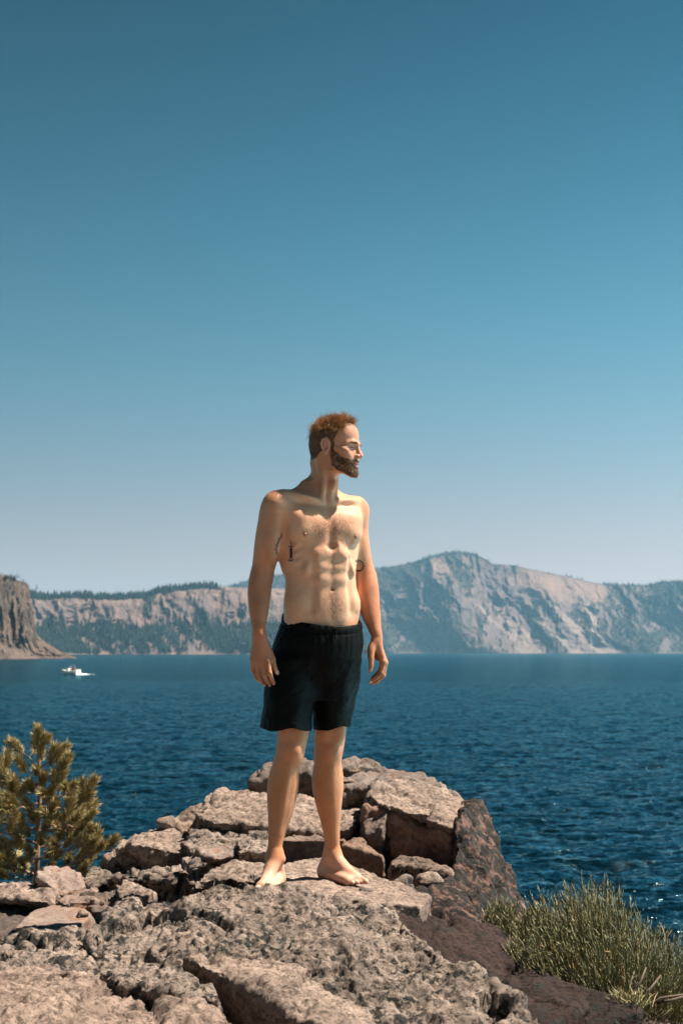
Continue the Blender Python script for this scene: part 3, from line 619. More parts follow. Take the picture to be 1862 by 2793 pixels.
class Field:
    def __init__(s, lo, hi, h):
        s.lo = np.array(lo, float); s.h = h
        s.n = np.ceil((np.array(hi) - s.lo) / h).astype(int) + 1
        s.a = np.full(s.n, 0.2, np.float32)
    def sl(s, lo, hi):
        i0 = np.clip(np.floor((np.array(lo) - s.lo) / s.h).astype(int), 0, s.n - 1)
        i1 = np.clip(np.ceil((np.array(hi) - s.lo) / s.h).astype(int) + 1, 1, s.n)
        i1 = np.maximum(i1, i0 + 1)
        S_ = tuple(slice(a, b) for a, b in zip(i0, i1))
        ax = [np.float32(s.lo[k]) + np.float32(s.h) * np.arange(i0[k], i1[k], dtype=np.float32) for k in range(3)]
        return S_, ax[0][:, None, None], ax[1][None, :, None], ax[2][None, None, :]
    def join(s, S_, d, k):
        a = s.a[S_]
        h = np.clip(0.5 + 0.5 * (a - d) / k, 0, 1)
        s.a[S_] = a * (1 - h) + d * h - k * h * (1 - h)
    def cut(s, S_, d, k):
        a = s.a[S_]; d = -d
        h = np.clip(0.5 - 0.5 * (a - d) / k, 0, 1)
        s.a[S_] = a * (1 - h) + d * h + k * h * (1 - h)
    def cone(s, a, b, ra, rb, k=0.02, cut=False):
        a = np.array(a, float); b = np.array(b, float); m = max(ra, rb) + k + 0.012
        S_, X, Y, Z = s.sl(np.minimum(a, b) - m, np.maximum(a, b) + m)
        ab = b - a; L2 = float(ab @ ab) + 1e-12
        t = np.clip(((X - a[0]) * ab[0] + (Y - a[1]) * ab[1] + (Z - a[2]) * ab[2]) / L2, 0, 1).astype(np.float32)
        d = np.sqrt((X - a[0] - ab[0] * t) ** 2 + (Y - a[1] - ab[1] * t) ** 2 + (Z - a[2] - ab[2] * t) ** 2) - (ra + (rb - ra) * t)
        (s.cut if cut else s.join)(S_, d.astype(np.float32), k)
    def chain(s, pts, k=0.02, cut=False):
        """smooth tapering tube through the points, joined to the body in one go"""
        C = np.array([p[0] for p in pts], float); Q = np.array([p[1] for p in pts], float); n = len(C)
        if n > 2:
            A = np.concatenate([C, Q[:, None]], 1); A = np.concatenate([[2 * A[0] - A[1]], A, [2 * A[-1] - A[-2]]]); out = []
            for i in range(1, n):
                p0, p1, p2, p3 = A[i - 1], A[i], A[i + 1], A[i + 2]
                for t in (0, .125, .25, .375, .5, .625, .75, .875):
                    out.append(.5 * (2 * p1 + (p2 - p0) * t + (2 * p0 - 5 * p1 + 4 * p2 - p3) * t * t + (3 * p1 - p0 - 3 * p2 + p3) * t ** 3))
            out.append(A[n]); A = np.array(out); C = A[:, :3]; Q = A[:, 3]
        m = Q.max() + k + 0.012
        S0, X0, Y0_, Z0 = s.sl(C.min(0) - m, C.max(0) + m)
        d = np.full((X0.shape[0], Y0_.shape[1], Z0.shape[2]), .3, np.float32); o = [q.start for q in S0]
        for a, b, ra, rb in zip(C[:-1], C[1:], Q[:-1], Q[1:]):
            mm = max(ra, rb) + k + 0.012
            S_, X, Y, Z = s.sl(np.minimum(a, b) - mm, np.maximum(a, b) + mm)
            ab = b - a; L2 = float(ab @ ab) + 1e-12
            t = np.clip(((X - a[0]) * ab[0] + (Y - a[1]) * ab[1] + (Z - a[2]) * ab[2]) / L2, 0, 1).astype(np.float32)
            e = np.sqrt((X - a[0] - ab[0] * t) ** 2 + (Y - a[1] - ab[1] * t) ** 2 + (Z - a[2] - ab[2] * t) ** 2) - (ra + (rb - ra) * t)
            L_ = tuple(slice(q.start - w_, q.stop - w_) for q, w_ in zip(S_, o))
            d[L_] = np.minimum(d[L_], e)
        (s.cut if cut else s.join)(S0, d, k)
    def ell(s, c, r, M=None, k=0.02, cut=False):
        """ellipsoid, M columns are its axes in world"""
        c = np.array(c, float); r = np.array(r, float); m = r.max() + k + 0.012
        M = np.eye(3) if M is None else np.array(M)
        S_, X, Y, Z = s.sl(c - m, c + m)
        X = X - c[0]; Y = Y - c[1]; Z = Z - c[2]
        u = (X * M[0, 0] + Y * M[1, 0] + Z * M[2, 0]) / r[0]; v = (X * M[0, 1] + Y * M[1, 1] + Z * M[2, 1]) / r[1]; w_ = (X * M[0, 2] + Y * M[1, 2] + Z * M[2, 2]) / r[2]
        k0 = np.sqrt(u * u + v * v + w_ * w_) + 1e-6; k1 = np.sqrt((u / r[0]) ** 2 + (v / r[1]) ** 2 + (w_ / r[2]) ** 2) + 1e-6
        d = k0 * (k0 - 1) / k1
        (s.cut if cut else s.join)(S_, d.astype(np.float32), k)
    def mesh(s):
        A = s.a; n = A.shape
        ins = A < 0
        # surface nets
        c = ins[:-1, :-1, :-1].astype(np.int8)
        cnt = np.zeros((n[0] - 1, n[1] - 1, n[2] - 1), np.int8)
        for dx in (0, 1):
            for dy in (0, 1):
                for dz in (0, 1):
                    cnt += ins[dx:n[0] - 1 + dx, dy:n[1] - 1 + dy, dz:n[2] - 1 + dz]
        act = np.argwhere((cnt > 0) & (cnt < 8))
        acc = np.zeros((len(act), 3)); num = np.zeros(len(act))
        corners = [(x, y, z) for x in (0, 1) for y in (0, 1) for z in (0, 1)]
        val = {cc: A[act[:, 0] + cc[0], act[:, 1] + cc[1], act[:, 2] + cc[2]] for cc in corners}
        for ca in corners:
            for ax in range(3):
                if ca[ax] == 0:
                    cb = list(ca); cb[ax] = 1; cb = tuple(cb)
                    va, vb = val[ca], val[cb]; m = (va < 0) != (vb < 0)
                    t = np.where(m, va / np.where(m, va - vb, 1), 0)
                    pt = np.tile(np.array(ca, float), (len(act), 1)); pt[:, ax] = t
                    acc[m] += pt[m]; num += m
        verts = s.lo + (act + acc / num[:, None]) * s.h
        ids = np.full(cnt.shape, -1, np.int32); ids[tuple(act.T)] = np.arange(len(act))
        faces = []
        for ax in range(3):
            o = [slice(1, -1)] * 3; o[ax] = slice(0, -1)
            o2 = [slice(1, -1)] * 3; o2[ax] = slice(1, None)
            a_, b_ = ins[tuple(o)], ins[tuple(o2)]
            e = np.argwhere(a_ != b_)
            flip = a_[tuple(e.T)]
            base = e + 1; base[:, ax] = e[:, ax]
            b, c2 = [(1, 2), (2, 0), (0, 1)][ax]
            def g(db, dc):
                q = base.copy(); q[:, b] += db; q[:, c2] += dc; return ids[tuple(q.T)]
            f = np.stack([g(-1, -1), g(0, -1), g(0, 0), g(-1, 0)], 1)
            f[~flip] = f[~flip][:, ::-1]
            faces.append(f)
        return verts, np.concatenate(faces)

def spline(z, pts, col):
    """smooth interpolation of a control table (rows sorted by z)"""
    zs = np.array([p[0] for p in pts]); vs = np.array([p[col] for p in pts])
    zz = np.linspace(zs[0], zs[-1], 600); vv = np.interp(zz, zs, vs)
    kw = max(3, int(600 * 0.022 / (zs[-1] - zs[0]))); ker = np.hanning(2 * kw + 1); ker /= ker.sum()
    vp = np.pad(vv, kw, mode='edge'); vv = np.convolve(vp, ker, 'valid')
    return np.interp(z, zz, vv)

def rot(yaw):
    """columns: his left, his front, up, for a body facing the camera turned by yaw to picture right"""
    c, s = math.cos(yaw), math.sin(yaw)
    return np.array([[c, s, 0], [s, -c, 0], [0, 0, 1]], float)
YT = R(27); MT = rot(YT)
def zc(py, dy=0): return W(900, py, dy)[2]
TC = W(874, 1500)[:2]
def T(x, f, z, cx=None):
    b = np.interp(z, [0.9, 1.0, 1.15, 1.32, 1.5], [0.008, 0.003, -0.002, -0.010, -0.002])
    return np.array([TC[0] + b + x * MT[0, 0] + f * MT[0, 1], Y0 + x * MT[1, 0] + f * MT[1, 1], z])

body_lo = np.array([W(655, 1300)[0], Y0 - 0.42, -0.03]); body_hi = np.array([W(1075, 1300)[0], Y0 + 0.40, 1.84])
B = Field(body_lo, body_hi, 0.00275)

# ---- trunk loft: z, half width, half depth, centre forward
trunk = [(0.80, .120, .080, -.012), (0.90, .145, .098, -.008), (1.00, .150, .102, 0.0), (1.06, .145, .099, .004), (1.11, .143, .099, .006), (1.165, .141, .100, .006),
         (1.22, .150, .107, .004), (1.28, .160, .115, 0.0), (1.34, .165, .116, -.006), (1.40, .150, .102, -.014), (1.44, .125, .082, -.02), (1.48, .08, .06, -.026), (1.52, .05, .05, -.03)]
def loft(Fd, fn, table, k, zlo, zhi, rmax, c0):
    S_, X, Y, Z = Fd.sl([c0[0] - rmax, c0[1] - rmax, zlo], [c0[0] + rmax, c0[1] + rmax, zhi])
    zv = Z.ravel()
    a = spline(zv, table, 1)[None, None, :]; b = spline(zv, table, 2)[None, None, :]; f0 = spline(zv, table, 3)[None, None, :]
    lx, lf = fn(X, Y, zv[None, None, :])
    lf = lf - f0
    e = np.sqrt((lx / a) ** 2 + (lf / b) ** 2) + 1e-6
    g = np.sqrt((lx / a ** 2) ** 2 + (lf / b ** 2) ** 2) + 1e-6
    d = e * (e - 1) / g
    d = np.maximum(d, np.maximum(zlo + 0.03 - Z, Z - (zhi - 0.02)))
    Fd.join(S_, d.astype(np.float32), k)
def trunk_local(X, Y, Z):
    b = np.interp(Z, [0.9, 1.0, 1.15, 1.32, 1.5], [0.008, 0.003, -0.002, -0.010, -0.002])
    dx = X - TC[0] - b; dy = Y - Y0
    return dx * MT[0, 0] + dy * MT[1, 0], dx * MT[0, 1] + dy * MT[1, 1]
loft(B, trunk_local, trunk, 0.02, 0.76, 1.54, 0.30, (TC[0], Y0))

# ---- shoulders, traps, neck
neckb = T(0.005, -0.020, 1.44); headb = W(884, 1255, 0.0)
B.chain([(neckb, .062), (W(885, 1330, .0), .0525), (headb + [.003, 0, 0], .051)], 0.03)
B.cone(W(872, 1285, .03), W(868, 1262, .01), .030, .030, .02)
shR = W(760, 1376, -.085); shL = W(969, 1392, .082)
for sh, sg, pyt, pxt in ((shR, -1, 1338, 778), (shL, 1, 1362, 950)):
    B.chain([(T(0.022 * sg, -.035, 1.528), .021), (T(.090 * sg, -.03, 1.472), .025), (W(pxt, pyt + 16, -.07 if sg < 0 else .07), .022)], 0.030)
    B.ell(T(.075 * sg, .012, 1.448), (.075, .045, .026), MT, .025)
    B.cone(T(.03 * sg, -.05, 1.42), sh, .06, .046, .035)
# clavicles
B.chain([(T(-.022, .060, 1.438), .009), (T(-.09, .062, 1.457), .008), (T(-.16, .02, 1.470), .009)], .022)
B.chain([(T(.022, .060, 1.438), .009), (T(.09, .062, 1.452), .008), (T(.16, .02, 1.455), .009)], .022)
B.ell(T(0, .085, 1.462), (.015, .02, .016), MT, .018, cut=True)          # notch above the breastbone
# sternomastoids
B.chain([(W(872, 1258, -.045), .013), (W(882, 1310, -.055), .012), (T(-.018, .058, 1.447), .008)], .014)
B.chain([(W(905, 1300, -.045), .012), (T(.016, .060, 1.447), .008)], .014)
B.ell(W(908, 1322, -.052), (.012, .014, .016), MT, .014)                  # larynx

# ---- chest
for sg in (-1, 1):
    B.ell(T(.070 * sg, .066, 1.352), (.082, .046, .066), MT @ np.array(Matrix.Rotation(R(-14) * sg, 3, 'Y')), .030)
    B.ell(T(.098 * sg, .070, 1.322), (.050, .038, .040), MT, .022)
    B.cone(T(.11 * sg, .055, 1.375), (shR if sg < 0 else shL) + np.array([0, -.025, -.005]), .036, .034, .03)
    # lats
    B.cone(T(.140 * sg, -.02, 1.36), T(.115 * sg, -.02, 1.20), .045, .03, .03)
    # serratus
    for i, zz in enumerate((1.275, 1.245, 1.215)):
        if sg < 0: B.ell(T((.122 - .006 * i) * sg, .060 - .004 * i, zz), (.022, .020, .011), MT @ np.array(Matrix.Rotation(R(28) * sg, 3, 'Y')), .010)
    # shoulder blade
    B.ell(T(.09 * sg, -.10, 1.36), (.06, .03, .08), MT, .03)
B.cone(T(0, .120, 1.41), T(0, .121, 1.30), .007, .011, .022, cut=True)    # breastbone furrow
for sg in (-1, 1):                                                         # lower pectoral edge
    B.chain([(T(.012 * sg, .132, 1.292), .006), (T(.06 * sg, .130, 1.284), .005), (T((.11 if sg < 0 else .085) * sg, .110, 1.290), .004)], .018, cut=True)
# rib arch
for sg in (-1, 1):
    B.chain([(T(.018 * sg, .101, 1.268), .017), (T(.058 * sg, .097, 1.225), .019), (T(.092 * sg, .078, 1.178), .017)], .018)
# abs: three pairs and the long lower pair
for sg in (-1, 1):
    for zz, rz, ff, xx in ((1.240, .026, .094, .037), (1.190, .024, .093, .037), (1.145, .023, .091, .036)):
        B.ell(T(xx * sg, ff, zz), (.038, .019, rz), MT, .020)
    B.ell(T(.034 * sg, .086, 1.055), (.038, .020, .075), MT, .018)
    # flank
    B.ell(T(.108 * sg, .020, 1.055), (.038, .055, .055), MT, .030)
    B.chain([(T(.078 * sg, .108, 1.225), .008), (T(.080 * sg, .105, 1.12), .011), (T(.084 * sg, .098, 1.03), .008)], .020, cut=True)
    B.chain([(T(.115 * sg, .085, 1.015), .005), (T(.065 * sg, .112, 0.955), .005)], .018, cut=True)
B.chain([(T(0, .128, 1.265), .005), (T(0, .124, 1.20), .006), (T(0, .118, 1.125), .005), (T(0, .116, 1.09), .003)], .012, cut=True)
B.ell(T(0, .118, 1.272), (.02, .015, .016), MT, .018, cut=True)           # pit of the stomach
for zz in (1.214, 1.167):
    B.chain([(T(-.055, .124, zz + .004), .003), (T(0, .125, zz), .003), (T(.055, .124, zz + .004), .003)], .012, cut=True)
nav = T(0, .112, 1.107)
B.ell(nav, (.0075, .02, .0055), MT, .006, cut=True)
for x_, f_, z_ in ((-.107, .111, 1.312), (.107, .111, 1.310)):
    B.ell(T(x_, f_, z_), (.004, .006, .004), MT, .004)

# ---- arms
def shifts(p, dx=0, dy=0, dz=0): return np.array(p) + np.array([dx, dy, dz])
elR = W(713, 1575, -.055); wrR = W(707, 1726, -.135)
B.chain([(shR, .047), (W(748, 1402, -.085), .054), (W(734, 1470, -.078), .053), (W(721, 1535, -.062), .045), (elR, .041)], .02)
B.ell(W(744, 1396, -.088), (.043, .050, .074), None, .02)                 # deltoid
B.ell(W(739, 1480, -.105), (.032, .030, .075), None, .02)                 # biceps
B.ell(W(726, 1478, -.035), (.036, .030, .085), None, .02)                 # triceps
B.chain([(elR, .040), (W(708, 1612, -.075), .0430), (W(706, 1655, -.10), .0385), (W(706, 1695, -.118), .0290), (wrR, .0235), (W(706, 1762, -.135), .016)], .02)
B.ell(W(700, 1605, -.085), (.024, .030, .060), None, .02)
B.ell(W(716, 1618, -.060), (.022, .028, .055), None, .02)
B.cone(W(697, 1735, -.130), W(716, 1735, -.140), .014, .016, .016)
elL = W(996, 1575, .105); wrL = W(1027, 1735, .03)
B.chain([(shL, .050), (W(970, 1425, .085), .047), (W(973, 1475, .092), .047), (W(984, 1530, .10), .043), (elL, .040)], .02)
B.ell(W(973, 1410, .080), (.040, .050, .068), None, .02)
B.ell(W(980, 1490, .068), (.030, .030, .070), None, .02)
B.ell(W(976, 1485, .120), (.034, .030, .080), None, .02)
B.chain([(elL, .040), (W(1001, 1620, .085), .0435), (W(1010, 1668, .065), .038), (W(1019, 1705, .045), .0275), (wrL, .0215), (W(1030, 1770, .032), .016)], .02)
B.ell(W(1010, 1612, .085), (.026, .030, .055), None, .02)

# ---- right hand (back of the hand towards the camera)
d0 = -.135
pal = [((696, 1752), (690, 1800)), ((704, 1752), (701, 1806)), ((711, 1752), (715, 1807)), ((719, 1750), (730, 1803))]
for (a, b), dd, r0, r1 in zip(pal, (.012, .004, -.001, .002), (.013, .014, .014, .014), (.0115, .0125, .0125, .0125)):
    B.cone(W(*a, d0 + dd), W(*b, d0 + dd - .002), r0, r1, .013)
fingers = [([(690, 1800), (690, 1828), (699, 1846), (707, 1857)], (.010, .0082, .0075, .0065), (.010, .012, .035, .050)),
           ([(701, 1806), (704, 1838), (713, 1856), (721, 1867)], (.0112, .0092, .0082, .007), (.002, -.001, .022, .040)),
           ([(715, 1807), (720, 1840), (730, 1859), (738, 1870)], (.0115, .0095, .0084, .0072), (-.003, -.008, .012, .028)),
           ([(730, 1803), (735, 1836), (742, 1854), (748, 1865)], (.0112, .0093, .0082, .007), (-.003, -.012, .002, .016))]
def finger(pts, dbase, rad, dys, k=.0035):
    ps = [W(p[0], p[1], dbase + dy) for p, dy in zip(pts, dys)]
    for a, b, ra, rb in zip(ps[:-1], ps[1:], rad[:-1], rad[1:]): B.cone(a, b, ra, rb, k)
    B.ell(ps[1], (rad[1] * 1.06,) * 3, None, .003)
    B.ell(ps[0], (rad[0] * 1.10,) * 3, None, .006)
for pts, rad, dys in fingers: finger(pts, d0, rad, dys)
B.chain([(W(714, 1748, d0 + .004), .015), (W(731, 1775, d0 + .012), .0150), (W(743, 1797, d0 + .010), .0115)], .012)
B.chain([(W(743, 1797, d0 + .010), .0112), (W(748, 1818, d0 + .006), .0095), (W(756, 1836, d0 + .004), .0078)], .004)
# ---- left hand (thumb side towards the camera, fingers curled)
d1 = .030
for (a, b, dd, r0, r1) in (((1027, 1752), (1045, 1802), -.006, .014, .0125), ((1028, 1752), (1048, 1804), .016, .014, .0125), ((1027, 1752), (1046, 1803), .036, .014, .012), ((1024, 1752), (1042, 1800), .053, .013, .011)):
    B.cone(W(*a, d1 + dd), W(*b, d1 + dd), r0, r1, .013)
B.cone(W(1020, 1760, d1 + .02), W(1030, 1792, d1 + .03), .016, .014, .012)
for pts, rad, dys in (([(1045, 1806), (1039, 1836), (1025, 1849), (1010, 1859)], (.0115, .0097, .0086, .0070), (-.010, -.014, -.010, -.004)),
                      ([(1049, 1808), (1044, 1842), (1028, 1858), (1012, 1864)], (.0115, .0097, .0086, .0070), (.014, .012, .016, .020)),
                      ([(1047, 1806), (1042, 1838), (1027, 1853), (1013, 1860)], (.011, .0092, .0082, .0068), (.036, .035, .038, .042)),
                      ([(1042, 1802), (1037, 1828), (1025, 1841), (1014, 1849)], (.010, .0082, .0074, .0062), (.054, .056, .058, .060))):
    finger(pts, d1, rad, dys)
B.chain([(W(1021, 1750, d1 - .008), .015), (W(1012, 1773, d1 - .022), .0150), (W(1011, 1795, d1 - .030), .0115)], .012)
B.chain([(W(1011, 1795, d1 - .030), .0108), (W(1012, 1814, d1 - .034), .0092), (W(1009, 1830, d1 - .034), .0078)], .004)

# ---- legs
B.chain([(W(826, 1800, -.03), .074), (W(806, 1930, -.045), .060), (W(800, 1990, -.055), .0590), (W(795, 2030, -.06), .0545), (W(790, 2060, -.058), .0530), (W(781, 2085, -.050), .0500),
         (W(771, 2145, -.035), .0520), (W(766, 2195, -.030), .0490), (W(758, 2250, -.032), .0365), (W(751, 2300, -.040), .0270), (W(750, 2330, -.042), .0255)], .03)
B.ell(W(762, 2145, -.015), (.038, .045, .085), None, .03); B.ell(W(782, 2135, -.015), (.038, .042, .075), None, .03)
B.ell(W(797, 2046, -.105), (.026, .017, .030), None, .020)                  # kneecap
B.ell(W(784, 1996, -.095), (.026, .020, .035), None, .02); B.ell(W(814, 2000, -.095), (.026, .020, .035), None, .02)
B.cone(W(788, 2085, -.092), W(757, 2270, -.060), .010, .007, .02)          # shin
B.chain([(W(905, 1800, .04), .072), (W(904, 1930, .060), .062), (W(900, 1985, .070), .0620), (W(897, 2030, .075), .0575), (W(894, 2060, .080), .0540), (W(893, 2085, .088), .0520),
         (W(893, 2140, .100), .0530), (W(897, 2195, .110), .0480), (W(902, 2250, .120), .0350), (W(906, 2300, .130), .0285), (W(907, 2325, .135), .0280)], .03)
B.ell(W(880, 2130, .125), (.036, .045, .080), None, .03); B.ell(W(908, 2130, .125), (.036, .042, .085), None, .03)
B.ell(W(903, 2044, .030), (.027, .018, .030), None, .020)
B.ell(W(884, 1995, .025), (.028, .022, .035), None, .02); B.ell(W(920, 1998, .030), (.026, .020, .035), None, .02)
B.cone(W(901, 2085, .050), W(903, 2270, .105), .010, .007, .02)

# ---- feet
def foot(ank, heel, ball, sole_z, sg, wid=.041):
    """ank,heel,ball: world xyz (z of the sole under each); sg=+1 puts the big toe on the picture left of the walking direction"""
    d = np.array(ball) - np.array(heel); d[2] = 0; L = np.linalg.norm(d); d /= L; n = np.array([-d[1], d[0], 0]) * sg   # towards the big toe
    B.cone(np.array(heel) + [0, 0, .030], np.array(ank), .030, .028, .02)
    B.cone(np.array(heel) + [0, 0, .026] , np.array(heel) + d * .05 + [0, 0, .024], .028, .026, .02)
    B.chain([(np.array(ank) + [0, 0, -.005], .027), (np.array(heel) + d * .11 + n * .010 + [0, 0, .048], .025), (np.array(ball) + n * .012 + [0, 0, .022], .019)], .02)
    B.chain([(np.array(heel) + d * .05 - n * .008 + [0, 0, .022], .024), (np.array(ball) - n * .026 + [0, 0, .015], .016)], .02)
    B.cone(np.array(ball) + n * .022 + [0, 0, .019], np.array(ball) - n * .03 + [0, 0, .013], .018, .013, .012)
    for sgn, zz, ff in ((1, .0, .004), (-1, -.008, -.006)):                 # ankle bones
        B.ell(np.array(ank) + n * .027 * sgn + d * ff + [0, 0, zz - .008], (.011, .011, .012), None, .012)
    B.cone(np.array(ank) + d * -.030 + [0, 0, .05], np.array(heel) - d * .008 + [0, 0, .035], .010, .014, .02)   # tendon
    for i in range(5):
        off = .026 - i * .0145; ln = (.046, .040, .036, .030, .023)[i]; r = (.0115, .0082, .0078, .0074, .0070)[i]
        a = np.array(ball) + n * off - d * (.004 * i) + [0, 0, r + .004]; bpt = a + d * ln + n * (-.002 if i == 0 else .001) + [0, 0, -.004]
        mid = (a + bpt) / 2 + [0, 0, .004]
        B.cone(a, mid, r, r * .9, .006); B.cone(mid, bpt, r * .9, r * .95, .003)
# right foot points at the camera, left foot points to the picture right
fa = W(750, 2332, -.042); foot(fa, [fa[0] + .006, fa[1] + .045, .004], [fa[0] - .026, fa[1] - .135, .010], 0, -1)
fb = W(907, 2328, .135); foot(fb, [fb[0] - .028, fb[1] + .035, .004], [fb[0] + .078, fb[1] - .098, .006], 0, 1)

# ---- head (local mm: x his left, f forward, z up, origin in the middle between the ears)
YH = R(69); MH = rot(YH)
HC = W(911, 1225, -.035)
def Hp(x, f, z): return HC + (MH @ np.array([x, f, z])) * 0.001
def hell(c, r, k=12, cut=False, ry=0, rx=0, rz=0):
    M = MH @ np.array((Matrix.Rotation(R(rz), 3, 'Z') @ Matrix.Rotation(R(ry), 3, 'Y') @ Matrix.Rotation(R(rx), 3, 'X')))
    B.ell(Hp(*c), np.array(r) * .001, M, k * .001, cut)
def hcone(a, b, ra, rb, k=10, cut=False): B.cone(Hp(*a), Hp(*b), ra * .001, rb * .001, k * .001, cut)
hell((0, -6, 36), (73, 92, 82), 20)            # skull
hell((0, -30, 10), (66, 64, 62), 20)
hell((0, 50, 50), (59, 43, 50), 25)             # forehead
hell((0, 42, -22), (55, 52, 70), 20)           # face
for sg in (-1, 1):
    hcone((52 * sg, 6, -40), (44 * sg, 20, -70), 15, 13, 20)
    hcone((44 * sg, 20, -72), (15 * sg, 72, -96), 13, 13, 18)
    hell((47 * sg, 58, -14), (17, 22, 15), 14, rz=-25 * sg)      # cheekbone
    hell((40 * sg, 66, -34), (18, 20, 20), 16)                    # cheek raised by the smile
    hcone((60 * sg, 20, -8), (50 * sg, 50, -9), 8, 9, 14)
hell((0, 66, -68), (34, 26, 34), 18)           # muzzle
hell((0, 78, -98), (18, 15, 15), 14)            # chin
hcone((-27, 86, 17), (-6, 94, 14), 8, 8, 12); hcone((27, 86, 17), (6, 94, 14), 8, 8, 12)   # brow ridge
hcone((-27, 86, 17), (-46, 68, 14), 8, 8, 12); hcone((27, 86, 17), (46, 68, 14), 8, 8, 12)
for sg in (-1, 1):
    hell((31 * sg, 95, -2), (17, 17, 10), 10, cut=True)           # socket
    hell((32 * sg, 74, -1), (15, 13, 13), 4)                       # eyeball under the lids
    hcone((17 * sg, 86, 5), (45 * sg, 74, 3), 3.5, 3.5, 4)          # upper lid fold
    hcone((17 * sg, 84, -8), (44 * sg, 74, -8), 3.5, 3.5, 5)        # lower lid
    hcone((18 * sg, 91, -1), (44 * sg, 79, -2.5), 2.0, 1.6, 2, cut=True)   # slit
    hcone((50 * sg, 69, 2), (60 * sg, 52, 6), 1.0, .8, 3, cut=True); hcone((50 * sg, 69, -3), (60 * sg, 52, -3), 1.0, .8, 3, cut=True)
    hcone((15 * sg, 96, -38), (26 * sg, 80, -62), 3, 3, 9, cut=True)   # smile line
# nose
hcone((0, 92, 8), (0, 104, -22), 7, 8.5, 8); hcone((0, 104, -22), (0, 109, -31), 8.5, 9.5, 5)
for sg in (-1, 1):
    hell((11 * sg, 99, -34), (8, 10, 7.5), 5)
    hell((6.5 * sg, 102, -42), (3.4, 5.5, 3.5), 2.5, cut=True)
# lips, slightly open smile
hcone((-23, 78, -57), (0, 90, -54), 3.5, 5.5, 4); hcone((23, 78, -57), (0, 90, -54), 3.5, 5.5, 4)
hcone((-22, 77, -61), (0, 87, -70), 3.5, 6.0, 4); hcone((22, 77, -61), (0, 87, -70), 3.5, 6.0, 4)
hell((0, 88, -61.5), (22, 12, 3.6), 2, cut=True, rx=0)
hell((0, 96, -81), (16, 10, 5), 6, cut=True)
# ears
for sg in (-1, 1):
    e = lambda x, f, z: (x * sg, f, z)
    B.ell(Hp(*e(72, -4, 2)), np.array([5, 16, 27]) * .001, MH @ np.array(Matrix.Rotation(R(-16 * sg), 3, 'Z') @ Matrix.Rotation(R(8), 3, 'X')), .005)
    rim = [(75, 8, 6), (78, 6, 20), (80, -4, 29), (83, -16, 26), (84, -21, 12), (81, -17, -4), (77, -9, -18)]
    for a, b in zip(rim[:-1], rim[1:]): hcone(e(*a), e(*b), 3.4, 3.4, 3)
    hell(e(76, -3, -23), (5, 7.5, 8), 4)
    hell(e(82, -3, -1), (9, 9, 14), 3, cut=True)
    hcone(e(79, 0, 14), e(81, -9, 19), 3, 3, 4, cut=True)
    hell(e(74, 8, -3), (4, 4, 6), 3)
    hell(e(76, -1, -4), (9, 5, 6), 1.5, cut=True)
hcone((0, -26, -10), (0, -14, -60), 46, 44, 20)   # under the skull into the neck

bv, bf = B.mesh()
# mild smoothing of grid stepping
def smooth_mesh(v, f, it=2, lam=0.5):
    e = np.concatenate([f[:, [0, 1]], f[:, [1, 2]], f[:, [2, 3]], f[:, [3, 0]]])
    for _ in range(it):
        s = np.zeros_like(v); c = np.zeros(len(v))
        for a, b in ((0, 1), (1, 0)):
            for k in range(3): s[:, k] += np.bincount(e[:, a], v[e[:, b], k], len(v))
            c += np.bincount(e[:, a], minlength=len(v))
        v = v + lam * (s / c[:, None] - v)
    return v
def largest_part(v, f):
    p = np.arange(len(v))
    e = np.concatenate([f[:, [0, 1]], f[:, [1, 2]], f[:, [2, 3]]])
    while True:
        m = np.minimum(p[e[:, 0]], p[e[:, 1]]); q = p.copy()
        np.minimum.at(q, e[:, 0], m); np.minimum.at(q, e[:, 1], m); q = q[q]; q = q[q]
        if (q == p).all(): break
        p = q
    lab, cnt = np.unique(p, return_counts=True); keep = p == lab[cnt.argmax()]
    idx = np.cumsum(keep) - 1
    return v[keep], idx[f[keep[f[:, 0]]]]
bv = smooth_mesh(bv, bf, 2)
bv, bf = largest_part(bv, bf)
def vnormals(v, f):
    n = np.cross(v[f[:, 2]] - v[f[:, 0]], v[f[:, 3]] - v[f[:, 1]]); out = np.zeros_like(v)
    for k in range(4):
        for j in range(3): out[:, j] += np.bincount(f[:, k], n[:, j], len(v))
    return out / (np.linalg.norm(out, axis=1)[:, None] + 1e-12)
bn = vnormals(bv, bf)
hl = ((bv - HC) @ MH) * 1000.0                     # head-local mm
HXf, HFf, HZf = hl.T
tl = np.stack(trunk_local(bv[:, 0], bv[:, 1], bv[:, 2]) + (bv[:, 2],), 1)

# hair and beard regions in head space
wob = perlin(hl / 9.0) * 4
front_line = np.interp(np.abs(HXf), [0, 25, 40, 52, 62], [76, 62, 46, 54, 40])
hairy = (HZf > np.interp(HFf, [-110, -60, -20, -5, 12, 30, 45, 60, 80], [-38, -36, -10, 34, 12, 34, 66, 90, 94]) + wob * .5) & (HFf < front_line + wob)
hairy |= (HZf > -14) & (HFf > 6) & (HFf < 26) & (np.abs(HXf) > 50)          # sideburn
hairy &= (HZf > -60)
ear_zone = (np.abs(HXf) > 62) & (((HFf + 5) / 19) ** 2 + ((HZf - 2) / 34) ** 2 < 1)
hairy &= ~ear_zone
mouth_d = np.hypot(HXf / 23, (HZf + 63) / 9.5)
beard = (HZf < np.interp(HFf, [5, 22, 36, 52, 66, 80, 95], [-8, -12, -24, -38, -45, -47, -44]) + wob * 1.1) & (HFf > np.interp(HZf, [-115, -95, -60, 0], [18, 10, 12, 8])) & (HZf > np.interp(HFf, [10, 30, 60, 80], [-66, -84, -101, -112])) & (mouth_d > 1.0)
beard &= ~ear_zone
face_lip = (mouth_d < 1.0) & (HFf > 70)

